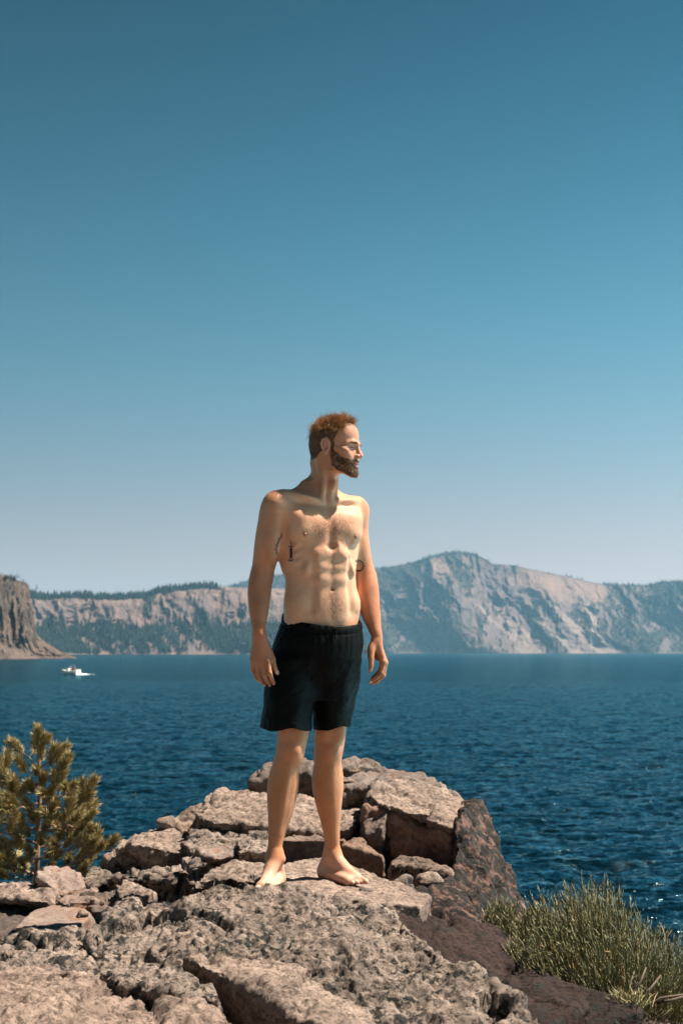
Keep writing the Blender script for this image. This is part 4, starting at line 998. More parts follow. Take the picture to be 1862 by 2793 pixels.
# ---- skin colours
c_torso = np.array([0.57, 0.303, 0.190]); c_tan = np.array([0.39, 0.166, 0.090]); c_leg = np.array([0.44, 0.185, 0.090])
z = bv[:, 2]; x = bv[:, 0]
armR = sstep(W(770, 1400)[0], W(748, 1400)[0], x); armL = sstep(W(978, 1400)[0], W(992, 1400)[0], x)
arm = np.clip(armR + armL, 0, 1) * (z > 0.62)
lower = 1 - sstep(1.12, 1.26, z)
tan = np.clip(arm * (0.72 + 0.28 * lower) + sstep(1.44, 1.52, z) * 0.8, 0, 1)
skin = c_torso[None] * (1 - tan[:, None]) + c_tan[None] * tan[:, None]
leg = 1 - sstep(0.6, 0.75, z); leg = leg * (1 - arm)
skin = skin * (1 - leg[:, None]) + c_leg[None] * leg[:, None]
ft = (1 - sstep(0.06, 0.14, z)); skin = skin * (1 - ft[:, None]) + np.array([0.50, 0.285, 0.20])[None] * ft[:, None]
mot = fbm(bv * 22, 4)
skin *= (1 + 0.09 * mot)[:, None]; rd = fbm(bv * 7 + 5, 3); skin[:, 0] *= 1 + 0.04 * rd; skin[:, 1] *= 1 - .05 * rd; skin[:, 2] *= 1 - .07 * rd
def tint(mask, col, amt): 
    global skin
    m = (mask * amt)[:, None]; skin = skin * (1 - m) + np.array(col)[None] * m
tx, tf, tz = tl.T
front = (tf > 0.03) & (arm < 0.5) & (z > 0.9) & (z < 1.47)
hn = np.clip(0.55 + 0.6 * fbm(bv * np.array([160, 160, 90]), 3), 0, 1)
chest_h = np.exp(-(tx / .055) ** 2) * np.exp(-((tz - 1.33) / .055) ** 2) * .55 + np.exp(-((np.abs(tx) - .04) / .045) ** 2) * np.exp(-((tz - 1.34) / .05) ** 2) * .3
line_h = np.exp(-(tx / .016) ** 2) * sstep(.98, 1.02, tz) * (1 - sstep(1.27, 1.30, tz)) * .5 + np.exp(-(tx / .045) ** 2) * np.exp(-((tz - 1.05) / .045) ** 2) * .5
for (gx, gy, gz, gr) in ((W(697,1572)[0], Y0-.03, W(697,1572)[2], .05), (W(1012,1572)[0], Y0+.12, W(1012,1572)[2], .05), (*W(797,2046,-.10), .05), (*W(903,2044,.03), .05)):
    tint(np.exp(-(np.linalg.norm(bv - np.array([gx, gy, gz]), axis=1) / gr) ** 2), (.50, .22, .13), .35)
tint(front * np.clip(chest_h + line_h, 0, 1) * hn, (.15, .085, .045), .9)
for x_, f_, z_ in ((-.107, .111, 1.312), (.107, .111, 1.310)):
    dn = np.linalg.norm(bv - T(x_, f_, z_), axis=1); tint(1 - sstep(.009, .0125, dn), (.30, .13, .09), .85)
tint(sstep(60, 75, HFf) * (np.abs(HXf) < 60) * (HZf > -50) * (HZf < 95), (.43, .205, .135), .85)
tint(((np.hypot(HXf / 16, (HZf + 28) / 14) < 1) & (HFf > 88)) * 1.0, (.62, .26, .19), .6)
tint(face_lip * 1.0, (.52, .19, .16), .85)
tint(((np.hypot(HXf / 20, (HZf + 62) / 3.4) < 1) & (HFf > 70) & (HFf < 84)) * 1.0, (.06, .02, .02), .9)
tint(((np.abs(HZf + 1.5 + (np.abs(HXf) - 30) * .05) < 2.3) & (np.abs(HXf) > 17) & (np.abs(HXf) < 45) & (HFf > 60)) * 1.0, (.10, .05, .035), .85)
tint(ear_zone * 1.0, (.58, .27, .19), .5)
tint(hairy * 1.0, (.075, .035, .018), .92)
bd = sstep(-.2, .5, fbm(hl / 7.0, 3) + .25); tint(beard * np.clip(.45 + .6 * bd, 0, 1), (.085, .048, .026), .8)
skin = np.clip(skin, 0.01, .95)
def skin_mat():
    m, t, b = new_mat('skin')
    a = N(t, 'ShaderNodeAttribute', attribute_name='col'); g = N(t, 'ShaderNodeNewGeometry')
    f = noise_node(t, g.outputs['Position'], 260, 4, 0.7); f2 = noise_node(t, g.outputs['Position'], 55, 3, 0.6)
    c = mix(t, 1.0, a.outputs['Color'], ramp(t, f, [(0.3, .92), (0.7, 1.07)]), 'MULTIPLY')
    t.links.new(c, b.inputs['Base Color'])
    b.inputs['Subsurface Weight'].default_value = 0.05; b.inputs['Subsurface Radius'].default_value = (1.0, .35, .2); b.inputs['Subsurface Scale'].default_value = 0.008
    b.inputs['Roughness'].default_value = 0.50; b.inputs['Specular IOR Level'].default_value = 0.16
    t.links.new(bump(t, f, 0.4, .0012, bump(t, f2, .35, .003)), b.inputs['Normal'])
    return m
SKIN = skin_mat()
man = empty('person', (W(850, 2405)[0], Y0, 0.0))
tag(man, 'bearded shirtless man in black shorts standing barefoot on the boulder, head turned aside', 'person')
body = mesh_np('body', bv, bf, SKIN, man, col=skin)
BVH = BVHTree.FromPolygons(bv.tolist(), bf.tolist())

# ---- hair as fine strands
def strands(name, roots, dirs, length, width, mats, seg=4, curl=0.0, droop=0.0, seed=0, parent=None, jitter=.25, cmul=None, lmul=None):
    r = np.random.default_rng(seed); n = len(roots)
    d = dirs + r.normal(size=(n, 3)) * jitter; d /= np.linalg.norm(d, axis=1)[:, None]
    L = length * r.uniform(.6, 1.25, n) * (1 if lmul is None else lmul)
    side = np.cross(d, r.normal(size=(n, 3))); side /= np.linalg.norm(side, axis=1)[:, None]
    bend = np.cross(side, d); ph = r.uniform(0, 6.28, n)
    V = np.zeros((n, (seg + 1) * 2, 3)); pos = roots.copy(); cur = d.copy()
    for s in range(seg + 1):
        wv = width * (1 - 0.75 * s / seg)
        V[:, 2 * s] = pos - side * wv / 2; V[:, 2 * s + 1] = pos + side * wv / 2
        cur = cur + bend * (curl * np.sin(ph + s * 1.4))[:, None] + side * (curl * .6 * np.cos(ph * 2 + s * 1.9))[:, None] + np.array([0, 0, -droop])
        cur /= np.linalg.norm(cur, axis=1)[:, None]; pos = pos + cur * (L / seg)[:, None]
    f = np.array([(2 * s, 2 * s + 1, 2 * s + 3, 2 * s + 2) for s in range(seg)])
    Fa = (f[None] + (np.arange(n) * (seg + 1) * 2)[:, None, None]).reshape(-1, 4)
    cv = np.repeat(r.uniform(.55, 1.5, n) * (1 if cmul is None else cmul), (seg + 1) * 2)[:, None] * mats[None]
    return mesh_np(name, V.reshape(-1, 3), Fa, HAIRM, parent, col=np.clip(cv, 0, 1))
def hair_mat():
    m, t, b = new_mat('hair_strand')
    a = N(t, 'ShaderNodeAttribute', attribute_name='col'); t.links.new(a.outputs['Color'], b.inputs['Base Color'])
    b.inputs['Roughness'].default_value = 0.45; b.inputs['Specular IOR Level'].default_value = 0.5
    return m
HAIRM = hair_mat()
r = np.random.default_rng(11)
def hdir(v): return (MH @ np.asarray(v).T).T
ids = np.where(hairy)[0]
topness = sstep(40, 95, HZf[ids])
pick = r.choice(ids, 17000, p=(lambda q: q / q.sum())(0.35 + topness)); tpn = sstep(40, 90, HZf[pick])
tuft = np.stack([fbm(hl[pick] / 15 + k * 31, 2) for k in range(3)], 1)
comb = hdir(np.stack([HXf[pick] * .0, 0.65 + 0 * HXf[pick], 0.0 + 0 * HXf[pick]], 1)) * tpn[:, None] + np.array([0, 0, -1.0]) * (1 - tpn)[:, None]
dd = bn[pick] * (.14 + .42 * tpn)[:, None] + comb + tuft * (tpn * .95)[:, None]
short = tpn < .35
rts = bv[pick] - bn[pick] * .001
hn1 = fbm(hl[pick] / 9 + 77, 2); hn2 = fbm(hl[pick] / 13 + 41, 2)
strands('hair', rts[~short], dd[~short], .027, .0013, np.array([.33, .165, .062]), 6, .75, .03, 1, man, .20, cmul=np.clip(.95 + 1.5 * hn1, .25, 2.2)[~short], lmul=np.clip(.95 + 1.3 * hn2, .35, 1.7)[~short])
fly = r.choice(np.where(~short)[0], 260)
strands('hair', rts[fly], bn[pick][fly] + tuft[fly], .040, .0006, np.array([.40, .20, .08]), 6, .9, .0, 8, man, .6)
strands('hair', rts[short], dd[short], .0075, .0010, np.array([.075, .038, .020]), 3, .10, .0, 2, man, .12)
ids = np.where(beard)[0]; pw = np.clip(.25 + bd[ids], .05, 1.2); pick = r.choice(ids, 11000, p=pw / pw.sum())
dd = bn[pick] * .55 + hdir(np.stack([0 * HXf[pick], .35 + 0 * HXf[pick], -.9 + 0 * HXf[pick]], 1))
bc = np.clip(.6 + .5 * fbm(hl[pick] / 8 + 13, 2) + 1.2 * sstep(66, 92, HFf[pick]), .3, 2.2); strands('beard', bv[pick] - bn[pick] * .001, dd, .0062, .0009, np.array([.135, .078, .040]), 3, .3, 0, 3, man, .3, cmul=bc, lmul=np.clip(.9 + 1.0 * fbm(hl[pick] / 6 + 5, 2), .4, 1.5))  # side strands coloured darker as if in shade, front ones lighter
ids = np.where((HZf > 11 + np.abs(HXf) * .06) & (HZf < 18 + np.abs(HXf) * .04) & (np.abs(HXf) > 11) & (np.abs(HXf) < 46) & (HFf > 60))[0]
for sg in (-1, 1):
    iq = ids[HXf[ids] * sg > 0]; pick = r.choice(iq, 240); strands('eyebrow', bv[pick], bn[pick] * .5 + hdir(np.stack([np.sign(HXf[pick]), 0 * HXf[pick], 0.1 + 0 * HXf[pick]], 1)), .008, .0009, np.array([.16, .08, .04]), 2, 0, 0, 4, man, .2)
# fine hairs on chest, belly, forearms and shins
m = np.zeros(len(bv)); m += front * np.clip(chest_h * 1.4 + line_h * 1.3, 0, 1)
ids = np.arange(len(bv)); pick = r.choice(ids, 4500, p=m / m.sum())
strands('body_hair', bv[pick], bn[pick] * .22 + np.array([.1, 0, -1]) * .7 + r.normal(size=(len(pick), 3)) * .3, .009, .00045, np.array([.20, .11, .06]), 2, .3, 0, 5, man, .3)
m = arm * lower * (z > .95) * 1.0 + leg * (z > .14) * (z < .58) * .8
pick = r.choice(ids, 7500, p=m / m.sum())
strands('body_hair', bv[pick], bn[pick] * .25 + np.array([0, 0, -1]) * .8, .008, .00038, np.array([.30, .17, .08]), 2, .2, 0, 6, man, .3)

# ---- eyes in the squinting slits
for sg in (-1, 1):
    me = bpy.data.meshes.new('eye'); bm = bmesh.new(); bmesh.ops.create_uvsphere(bm, u_segments=24, v_segments=16, radius=.0118); bm.to_mesh(me); bm.free()
    me.materials.append(simple_mat('eye_shaded', (.11, .075, .06), .2)); me.materials.append(simple_mat('iris', (.05, .07, .08), .15))  # whites coloured dark brown, standing in for the shade inside the squint
    look = Vector((MH @ np.array([0, 1, -.05])).tolist()).normalized()
    for p_ in me.polygons:
        p_.use_smooth = True
        if p_.center.normalized().dot(look) > .88: p_.material_index = 1
    o = bpy.data.objects.new('eye', me); link(o, man); o.location = Vector(Hp(31.5 * sg, 74.3, -1.5).tolist()) - man.location

# ---- nails
NAIL = simple_mat('nail', (.62, .42, .34), .3)
def nail(tip, prev, out, r_):
    a = np.array(tip); d = a - np.array(prev); d /= np.linalg.norm(d); o_ = np.array(out, float); o_ -= d * (o_ @ d); o_ /= np.linalg.norm(o_); s_ = np.cross(d, o_)
    vs = []
    for i in range(4):
        for j in range(5):
            u_ = (j - 2) / 2; ang = u_ * .95
            p_ = a + d * (-.006 + i * .0035) + (o_ * math.cos(ang) + s_ * math.sin(ang)) * (r_ + .0007) * (1 - .08 * i)
            vs.append(p_)
    fs = [(i * 5 + j, i * 5 + j + 1, (i + 1) * 5 + j + 1, (i + 1) * 5 + j) for i in range(3) for j in range(4)]
    mesh_np('nail', np.array(vs), fs, NAIL, man)
nail(W(756, 1836, d0 + .004), W(748, 1818, d0 + .006), (.6, -.8, 0), .0078)
nail(W(1009, 1830, d1 - .034), W(1012, 1814, d1 - .034), (-.2, -1, 0), .0078)
nail(W(1010, 1859, d1 - .004), W(1025, 1849, d1 - .010), (-.2, -.6, -.7), .0070)
for pts, rad, dys in fingers:
    nail(W(*pts[3], d0 + dys[3]), W(*pts[2], d0 + dys[2]), (0, -1, -.2), rad[3])

# ---- tattoos: flat ink laid on the skin
INK = simple_mat('tattoo_ink', (.018, .020, .024), .5, .3)
def ink(name, polys, origin_px, ux, up_, thick=.0006):
    """polys: list of 2-D polylines in metres with width; projected along the view onto the skin"""
    vs, fs = [], []
    C0 = Vector((0, 0, H0))
    def proj(px, py):
        tgt = P(px, py, Y0); d = Vector((tgt - np.array([0, 0, H0])).tolist()).normalized()
        h = BVH.ray_cast(C0, d, 12)
        return None if h[0] is None else np.array(h[0]) + np.array(h[1]) * thick * (1 if h[1].dot(d) < 0 else -1)
    for line, wd in polys:
        dense = []
        for (a, b) in zip(line[:-1], line[1:]):
            n_ = max(2, int(math.hypot(b[0] - a[0], b[1] - a[1]) / 1.0) + 1)
            for k in range(n_): dense.append((a[0] + (b[0] - a[0]) * k / n_, a[1] + (b[1] - a[1]) * k / n_))
        dense.append(line[-1])
        pr = None
        for i, (x_, y_) in enumerate(dense):
            x2, y2 = dense[min(i + 1, len(dense) - 1)]; x1, y1 = dense[max(i - 1, 0)]
            tx_, ty_ = x2 - x1, y2 - y1; l_ = math.hypot(tx_, ty_) + 1e-9; nx_, ny_ = -ty_ / l_ * wd / 2, tx_ / l_ * wd / 2
            A = proj(x_ + nx_, y_ + ny_); Bq = proj(x_ - nx_, y_ - ny_)
            if A is None or Bq is None or np.linalg.norm(A - Bq) > .03: pr = None; continue
            vs += [A, Bq]
            if pr is not None and np.linalg.norm(vs[pr] - A) < .02: fs.append((pr, pr + 1, len(vs) - 1, len(vs) - 2))
            pr = len(vs) - 2
    o = mesh_np(name, np.array(vs), fs, INK, man, smooth=True); return o
# pixel-space strokes follow the crops of the photograph (scale .2296 px per crop px, offset 680,1300)
def q2(pts): return [(680 + a * .2296, 1300 + b * .2296) for a, b in pts]
dag = [(q2([(494, 762), (494, 960)]), 1.9), (q2([(462, 833), (528, 833)]), 2.3)]
for i in range(7): yy = 850 + i * 17; dag.append((q2([(478, yy + 8), (510, yy - 2), (506, yy + 10), (480, yy + 14)]), 1.7))
dag += [(q2([(498, 935), (478, 958), (508, 962)]), 1.2),
        (q2([(484, 975), (468, 978), (460, 992), (466, 1006), (480, 1004), (482, 992), (472, 992)]), 1.3),   # G
        (q2([(488, 1008), (488, 980), (500, 980), (500, 992), (488, 993), (502, 1007)]), 1.2),            # R
        (q2([(506, 1002), (514, 974), (524, 998)]), 1.2), (q2([(509, 992), (521, 990)]), 1.0), (q2([(514, 966), (520, 958)]), 1.0)]   # A with accent
ink('tattoo', dag, None, None, None)
scr = []
def arm_path(t): # down the inner side of the upper arm
    return (np.interp(t, [0, .35, .7, 1], [392, 345, 318, 332]), np.interp(t, [0, .35, .7, 1], [690, 775, 850, 935]))
rs_ = np.random.default_rng(5)
words = [0, .11, .22, .30, .42, .52, .62, .74, .86]
for i in range(15):
    t0 = i / 15; ax, ay = arm_path(t0); bx, by = arm_path(t0 + .06); l_ = math.hypot(bx - ax, by - ay); nx_, ny_ = -(by - ay) / l_, (bx - ax) / l_
    tall = 30 if i in (0, 3, 4, 8, 11) else 17
    scr.append((q2([(ax, ay), (ax + nx_ * tall, ay + ny_ * tall), (ax + nx_ * tall * .3 + 4, ay + ny_ * tall * .3 + 4), (bx - nx_ * 6, by - ny_ * 6), (bx, by)]), 1.7))
ink('tattoo', scr, None, None, None)
sun_t = []
cxs, cys = 1296, 1058
def circ(r_, a0, a1, n=14, ex=1.0): return [(cxs + math.cos(a0 + (a1 - a0) * k / n) * r_ * ex, cys + math.sin(a0 + (a1 - a0) * k / n) * r_ * 1.15) for k in range(n + 1)]
sun_t.append((q2(circ(50, -2.2, 2.4, 26)), 2.4))
for k in range(11):
    a0 = -2.2 + k * .42; sun_t.append((q2([(cxs + math.cos(a0) * 50, cys + math.sin(a0) * 57), (cxs + math.cos(a0 + .22) * 68, cys + math.sin(a0 + .22) * 78)]), 2.6))
sp = [(cxs - 8 + math.cos(a_) * (4 + a_ * 4.2), cys - 12 + math.sin(a_) * (4 + a_ * 4.2)) for a_ in np.linspace(0, 7, 30)]
sun_t.append((q2(sp), 1.8))
ink('tattoo', sun_t, None, None, None)

# ================================================================ shorts
YS = R(22); MS = rot(YS)
D = Field([W(690, 1800)[0], Y0 - .30, .50], [W(1010, 1800)[0], Y0 + .30, 1.06], .0027)
def pxw(px, py, dy=0): return W(px, py, dy)
def tube(rows, k, yaw):
    """rows: (py, left px, right px, dy, depth/width ratio)"""
    M = rot(yaw); tb = []
    for py, l, r_, dy, ay in rows:
        c = W((l + r_) / 2, py, dy); hw = (W(r_, py, dy)[0] - W(l, py, dy)[0]) / 2
        tb.append((c[2], hw, ay, c[0], c[1]))
    tb.sort(); zlo, zhi = tb[0][0], tb[-1][0]
    S_, X, Y, Z = D.sl([D.lo[0], D.lo[1], zlo - .04], [D.lo[0] + 9, D.lo[1] + 9, zhi + .04])
    zv = Z.ravel(); q = [spline(np.clip(zv, zlo, zhi), tb, i)[None, None, :] for i in range(1, 5)]
    e = np.sqrt(((X - q[2]) / q[0]) ** 2 + ((Y - q[3]) / q[1]) ** 2) + 1e-6
    g = np.sqrt(((X - q[2]) / q[0] ** 2) ** 2 + ((Y - q[3]) / q[1] ** 2) ** 2) + 1e-6
    d = e * (e - 1) / g
    d = np.maximum(d, np.maximum(zlo - .035 - Z, Z - zhi - .035))
    D.join(S_, d.astype(np.float32), k)
tube([(1640, 774, 979, 0, .112), (1690, 769, 982, 0, .120), (1721, 757, 989, 0, .130), (1757, 740, 991, 0, .138), (1800, 735, 986, 0, .136), (1850, 752, 965, 0, .105), (1880, 790, 925, 0, .06)], .03, YS)
tube([(1768, 768, 860, -.01, .09), (1800, 738, 868, -.025, .118), (1860, 727, 865, -.035, .115), (1920, 719, 857, -.045, .110), (1960, 712, 851, -.05, .108), (2010, 706, 849, -.05, .106)], .040, 0)
tube([(1768, 860, 965, .03, .09), (1800, 856, 984, .04, .118), (1860, 851, 979, .05, .115), (1920, 852, 967, .06, .108), (1960, 853, 958, .065, .104), (2010, 855, 953, .07, .102)], .030, 0)
# folds, pleats and creases as displacement of the field
S_, X, Y, Z = D.sl(D.lo, D.lo + 9)
near = np.argwhere(np.abs(D.a) < .022)
pp = D.lo + near * D.h
lx = (pp[:, 0] - TC[0]); ly = pp[:, 1] - Y0; ang = np.arctan2(lx, -ly)
zt = pp[:, 2]
ztop = 1.006 - .26 * ((lx * MS[0, 1] + ly * MS[1, 1])) 
under = ztop - zt                                   # distance below the waist edge
def gau(x_, s_): return np.exp(-(x_ / s_) ** 2)
disp = 0.0022 * gau(under - .014, .014)                                                 # waistband
disp += -.0028 * gau(under - .031, .005)
pleat = np.sin(ang * 34 + 2.5 * fbm(np.stack([ang * 4, zt * 3, ang * 0], 1), 2))
disp += .0008 * pleat * sstep(.026, .04, under) * (1 - sstep(.06, .14, under)) + .0005 * pleat * (under < .034)
big = fbm(pp * np.array([9, 9, 5.0]) + 2, 2)
disp += .0095 * big * sstep(.04, .12, under)
sh = pp.copy(); sh[:, 0] = pp[:, 0] * .8 + pp[:, 2] * .6; sh[:, 2] = pp[:, 2] * .8 - pp[:, 0] * .6
cr = ridged(sh * np.array([13, 8, 26.0]) + 5, 2)
disp += .0018 * (cr - .7) * sstep(.08, .16, under)
vert = fbm(pp * np.array([26, 26, 3.0]) + 9, 2); disp += .0018 * vert * (1 - sstep(.62, .80, zt))
side = fbm(pp * np.array([6, 6, 46.0]) + 3, 2) * sstep(.05, .10, lx) * (1 - sstep(.80, .90, zt)); disp += .0014 * side
D.a[tuple(near.T)] -= disp.astype(np.float32)
# hollow, open waist and hems
A0 = D.a.copy()
hem = .5865 + .006 * np.sin(X * 30 + 1.0) + .003 * np.sin(X * 55 + Y * 20) + np.clip(W(745, 1900)[0] - X, 0, .1) * .28
zw = 1.006 - .26 * ((X - TC[0]) * MS[0, 1] + (Y - Y0) * MS[1, 1])
inner = A0 + .0055
D.a = np.maximum(A0, -np.maximum(inner, 0 * inner - 1) )
D.a = np.maximum(D.a, hem - Z); D.a = np.maximum(D.a, Z - zw); D.a = D.a.astype(np.float32)
sv, sf = D.mesh(); sv = smooth_mesh(sv, sf, 1); sv, sf = largest_part(sv, sf)
def cloth_mat():
    m, t, b = new_mat('black_satin')
    g = N(t, 'ShaderNodeNewGeometry'); mp = N(t, 'ShaderNodeMapping'); mp.inputs['Scale'].default_value = (1, 1, .8); mp.inputs['Rotation'].default_value = (0, .5, 0)
    t.links.new(g.outputs['Position'], mp.inputs[0])
    f = noise_node(t, mp.outputs[0], 22, 5, .6, 1.2)
    b.inputs['Base Color'].default_value = (.0032, .0034, .0034, 1); b.inputs['Roughness'].default_value = .48; b.inputs['Specular IOR Level'].default_value = .06
    b.inputs['Sheen Weight'].default_value = .0; b.inputs['Sheen Roughness'].default_value = .5
    t.links.new(bump(t, f, .6, .008), b.inputs['Normal'])
    return m
CLOTH = cloth_mat()
shorts = mesh_np('shorts', sv, sf, CLOTH, man)
# drawstring knot at the waistband
def tubemesh(name, pts, rads, mat, parent=None, K=7, col=None):
    pts = np.array(pts, float); n = len(pts); V = []; ref = np.array([.3, .9, .2])
    for i in range(n):
        t_ = pts[min(i + 1, n - 1)] - pts[max(i - 1, 0)]; t_ /= np.linalg.norm(t_) + 1e-9
        a = np.cross(t_, ref); a /= np.linalg.norm(a) + 1e-9; b = np.cross(t_, a)
        for k in range(K):
            an = 2 * math.pi * k / K; V.append(pts[i] + (a * math.cos(an) + b * math.sin(an)) * rads[i])
    Fc = [(i * K + k, i * K + (k + 1) % K, (i + 1) * K + (k + 1) % K, (i + 1) * K + k) for i in range(n - 1) for k in range(K)]
    Fc += [tuple(range(K))[::-1], tuple((n - 1) * K + k for k in range(K))]
    return mesh_np(name, np.array(V), Fc, mat, parent, col=col) if name else (V, Fc)
SB = BVHTree.FromPolygons(sv.tolist(), sf.tolist())
def kx(px, py):
    d = Vector((P(px, py, Y0) - np.array([0, 0, H0])).tolist()).normalized(); h = SB.ray_cast(Vector((0, 0, H0)), d, 12)
    return (np.array(h[0]) if h[0] is not None else W(px, py, -.13)) - np.array(d) * .005
tubemesh('drawstring', [kx(914, 1711), kx(911, 1714), kx(916, 1718), kx(920, 1714), kx(915, 1711), kx(915, 1722), kx(913, 1742)], [.0035, .004, .004, .004, .004, .003, .0022], CLOTH, man)
# ================================================================ young pine
def needle_mat():
    m, t, b = new_mat('pine_needles')
    a = N(t, 'ShaderNodeAttribute', attribute_name='col'); t.links.new(a.outputs['Color'], b.inputs['Base Color'])
    b.inputs['Roughness'].default_value = .55; b.inputs['Specular IOR Level'].default_value = .35
    return m
NEED = needle_mat()
BARK = simple_mat('pine_bark', (.20, .135, .10), .9, .2, noise=.4, nscale=40)
def tuft_mesh(name, L, n, nl, spread, seed, old=False):
    """a bottle brush of needles along +Z, length L"""
    r = np.random.default_rng(seed); V = []; Fc = []; C = []
    t_ = r.uniform(0, 1, n) ** .8; ang = r.uniform(0, 2 * np.pi, n)
    base = np.stack([0 * t_, 0 * t_, t_ * L], 1)
    tilt = spread * (1.2 - .35 * t_) + r.normal(size=n) * .12
    d = np.stack([np.cos(ang) * np.sin(tilt), np.sin(ang) * np.sin(tilt), np.cos(tilt)], 1)
    ln = nl * r.uniform(.75, 1.15, n) * (1 - .15 * t_)
    side = np.cross(d, r.normal(size=(n, 3))); side /= np.linalg.norm(side, axis=1)[:, None]; up = np.cross(side, d)
    w_ = .0013
    mid = base + d * ln[:, None] * .5 + np.array([0, 0, 1]) * (ln * .03)[:, None]; tip = base + d * ln[:, None] + np.array([0, 0, 1]) * (ln * .10)[:, None]
    V = np.stack([base + side * w_, base - side * w_, mid + side * w_ * .9, mid - side * w_ * .9, tip], 1).reshape(-1, 3)
    o5 = (np.arange(n) * 5)[:, None]
    Fa = np.concatenate([np.array([[0, 1, 3]]) + o5, np.array([[0, 3, 2]]) + o5, np.array([[2, 3, 4]]) + o5])
    g = np.array([.30, .25, .10]); y = np.array([.48, .34, .165]); dk = np.array([.15, .15, .065])
    k = r.uniform(0, 1, n)[:, None]; c = np.where(k < .45, g, np.where(k < .75, y, dk)) * r.uniform(.7, 1.25, (n, 1))
    return V, Fa, np.repeat(c, 5, 0)
TUFTS = []
for k in range(6):
    V, Fa, c = tuft_mesh('t', (.055, .07, .045, .08, .06, .075)[k], (300, 340, 260, 380, 320, 360)[k], .040, .80, 100 + k)
    o = mesh_np('needle_cluster', V, Fa, NEED, smooth=False, col=c); TUFTS.append(o.data); bpy.data.objects.remove(o)
def place_tuft(parent, pos, d, scale, k):
    o = bpy.data.objects.new('needle_cluster', TUFTS[k % 6]); link(o, parent)
    q = Vector([float(x) for x in d]).normalized().to_track_quat('Z', 'Y'); o.rotation_mode = 'QUATERNION'
    o.rotation_quaternion = q; o.location = Vector([float(x) for x in pos]) - parent.location; o.scale = (scale,) * 3
def pine():
    YP = 6.7
    def Q(px, py, dy=0): return P(px, py, YP + dy)
    base = Q(98, 2440); root = empty('young_pine_tree', base)
    tag(root, 'young pine with tan bottlebrush needle clusters growing past the rocks at the left edge', 'tree')
    tr = [Q(96, 2440), Q(102, 2330), Q(105, 2240), Q(108, 2200), Q(110, 2145), Q(106, 2060), Q(103, 2020), Q(100, 1990)]
    tubemesh('trunk', tr, [.015, .0135, .012, .011, .009, .0075, .006, .004], BARK, root, 8)
    r = np.random.default_rng(21); cnt = [0]
    def tufts(pts, dirs, s=1.0):
        for p_, d_ in zip(pts, dirs): place_tuft(root, p_, d_, s * r.uniform(.85, 1.1), int(r.integers(0, 6)))
    def branch(path, rad, n_t, s=1.0, start=.45):
        """path: list of (px,py,dy); clusters sit along the outer part and at the tip, turning up"""
        A = np.array([Q(*p_) for p_ in path]); tubemesh('branch', A, list(np.linspace(rad, rad * .4, len(A))), BARK, root, 6)
        seg = np.linalg.norm(np.diff(A, axis=0), axis=1); cum = np.concatenate([[0], np.cumsum(seg)]) / seg.sum()
        n_t = int(n_t * 1.3 + .5) + 1
        for i in range(n_t):
            t_ = 1.0 if i == 0 else start + (1 - start) * (i / n_t) * .95
            p_ = np.array([np.interp(t_, cum, A[:, j]) for j in range(3)]); d_ = A[-1] - A[-2]; d_ /= np.linalg.norm(d_)
            d_ = d_ * .7 + np.array([r.normal() * .75, r.normal() * .75, .85 + r.normal() * .35]) * (1 if i else .5)
            if i: 
                tip = p_ + d_ / np.linalg.norm(d_) * .05 * s; tubemesh('branch', [p_, (p_ + tip) / 2 + [0, 0, .004], tip], [rad * .35, rad * .3, rad * .25], BARK, root, 5); p_ = tip
            place_tuft(root, p_ - d_ / np.linalg.norm(d_) * .02, d_, s * r.uniform(.85, 1.12), int(r.integers(0, 6)))
    # leader
    for (px, py, dx) in ((99, 2000, .0), (103, 2028, .12), (98, 2046, -.15), (110, 2048, .25)): place_tuft(root, Q(px, py), (dx, r.normal() * .2, 1), .95 if py > 2005 else .75, int(r.integers(0, 6)))
    place_tuft(root, Q(130, 2032, .0), (.15, .1, 1), .85, 2)
    for (px, py, dy, dx) in ((112, 2150, -.04, .3), (98, 2165, -.03, -.5), (120, 2190, -.05, .6), (92, 2215, -.05, -.6), (128, 2232, -.04, .5), (96, 2250, -.06, -.2), (118, 2272, -.06, .5), (84, 2285, -.05, -.5), (112, 2310, -.07, .2), (90, 2335, -.06, -.4), (125, 2345, -.06, .6), (70, 2365, -.05, -.5), (130, 2385, -.04, .4), (150, 2350, -.1, .4), (60, 2320, -.1, -.3)): place_tuft(root, Q(px, py, dy), (dx, -.35, .9), r.uniform(.9, 1.15), int(r.integers(0, 6)))
    # branches: right side then left side, top to bottom
    branch([(107, 2095, 0), (125, 2085, -.02), (145, 2068, -.03)], .005, 1, 1.2); place_tuft(root, Q(138, 2090, -.02), (.25, -.3, 1), 1.2, 3)
    place_tuft(root, Q(110, 2080, .02), (.05, .3, 1), .9, 1)
    branch([(110, 2138, 0), (140, 2115, -.04), (162, 2100, -.06)], .006, 1, 1.25); place_tuft(root, Q(172, 2100, -.06), (.35, 0, 1), 1.2, 0); place_tuft(root, Q(163, 2142, -.02), (.25, -.2, 1), 1.0, 4)
    branch([(106, 2100, 0), (80, 2065, .03), (55, 2050, .05)], .005, 2, 1.0); place_tuft(root, Q(72, 2110, -.03), (-.4, -.4, .9), 1.1, 5); place_tuft(root, Q(100, 2118, -.06), (.1, -.6, .8), 1.0, 2)
    branch([(108, 2140, 0), (60, 2138, -.03), (20, 2130, -.05), (0, 2118, -.05)], .006, 3, 1.2, .6)
    branch([(108, 2165, 0), (70, 2162, .08), (30, 2150, .14)], .005, 2, 1.0, .6)
    branch([(110, 2160, 0), (140, 2150, .06), (165, 2135, .08)], .005, 2, .9, .6)
    branch([(110, 2195, 0), (150, 2180, -.06), (175, 2168, -.08), (190, 2165, -.08)], .006, 4, 1.05)
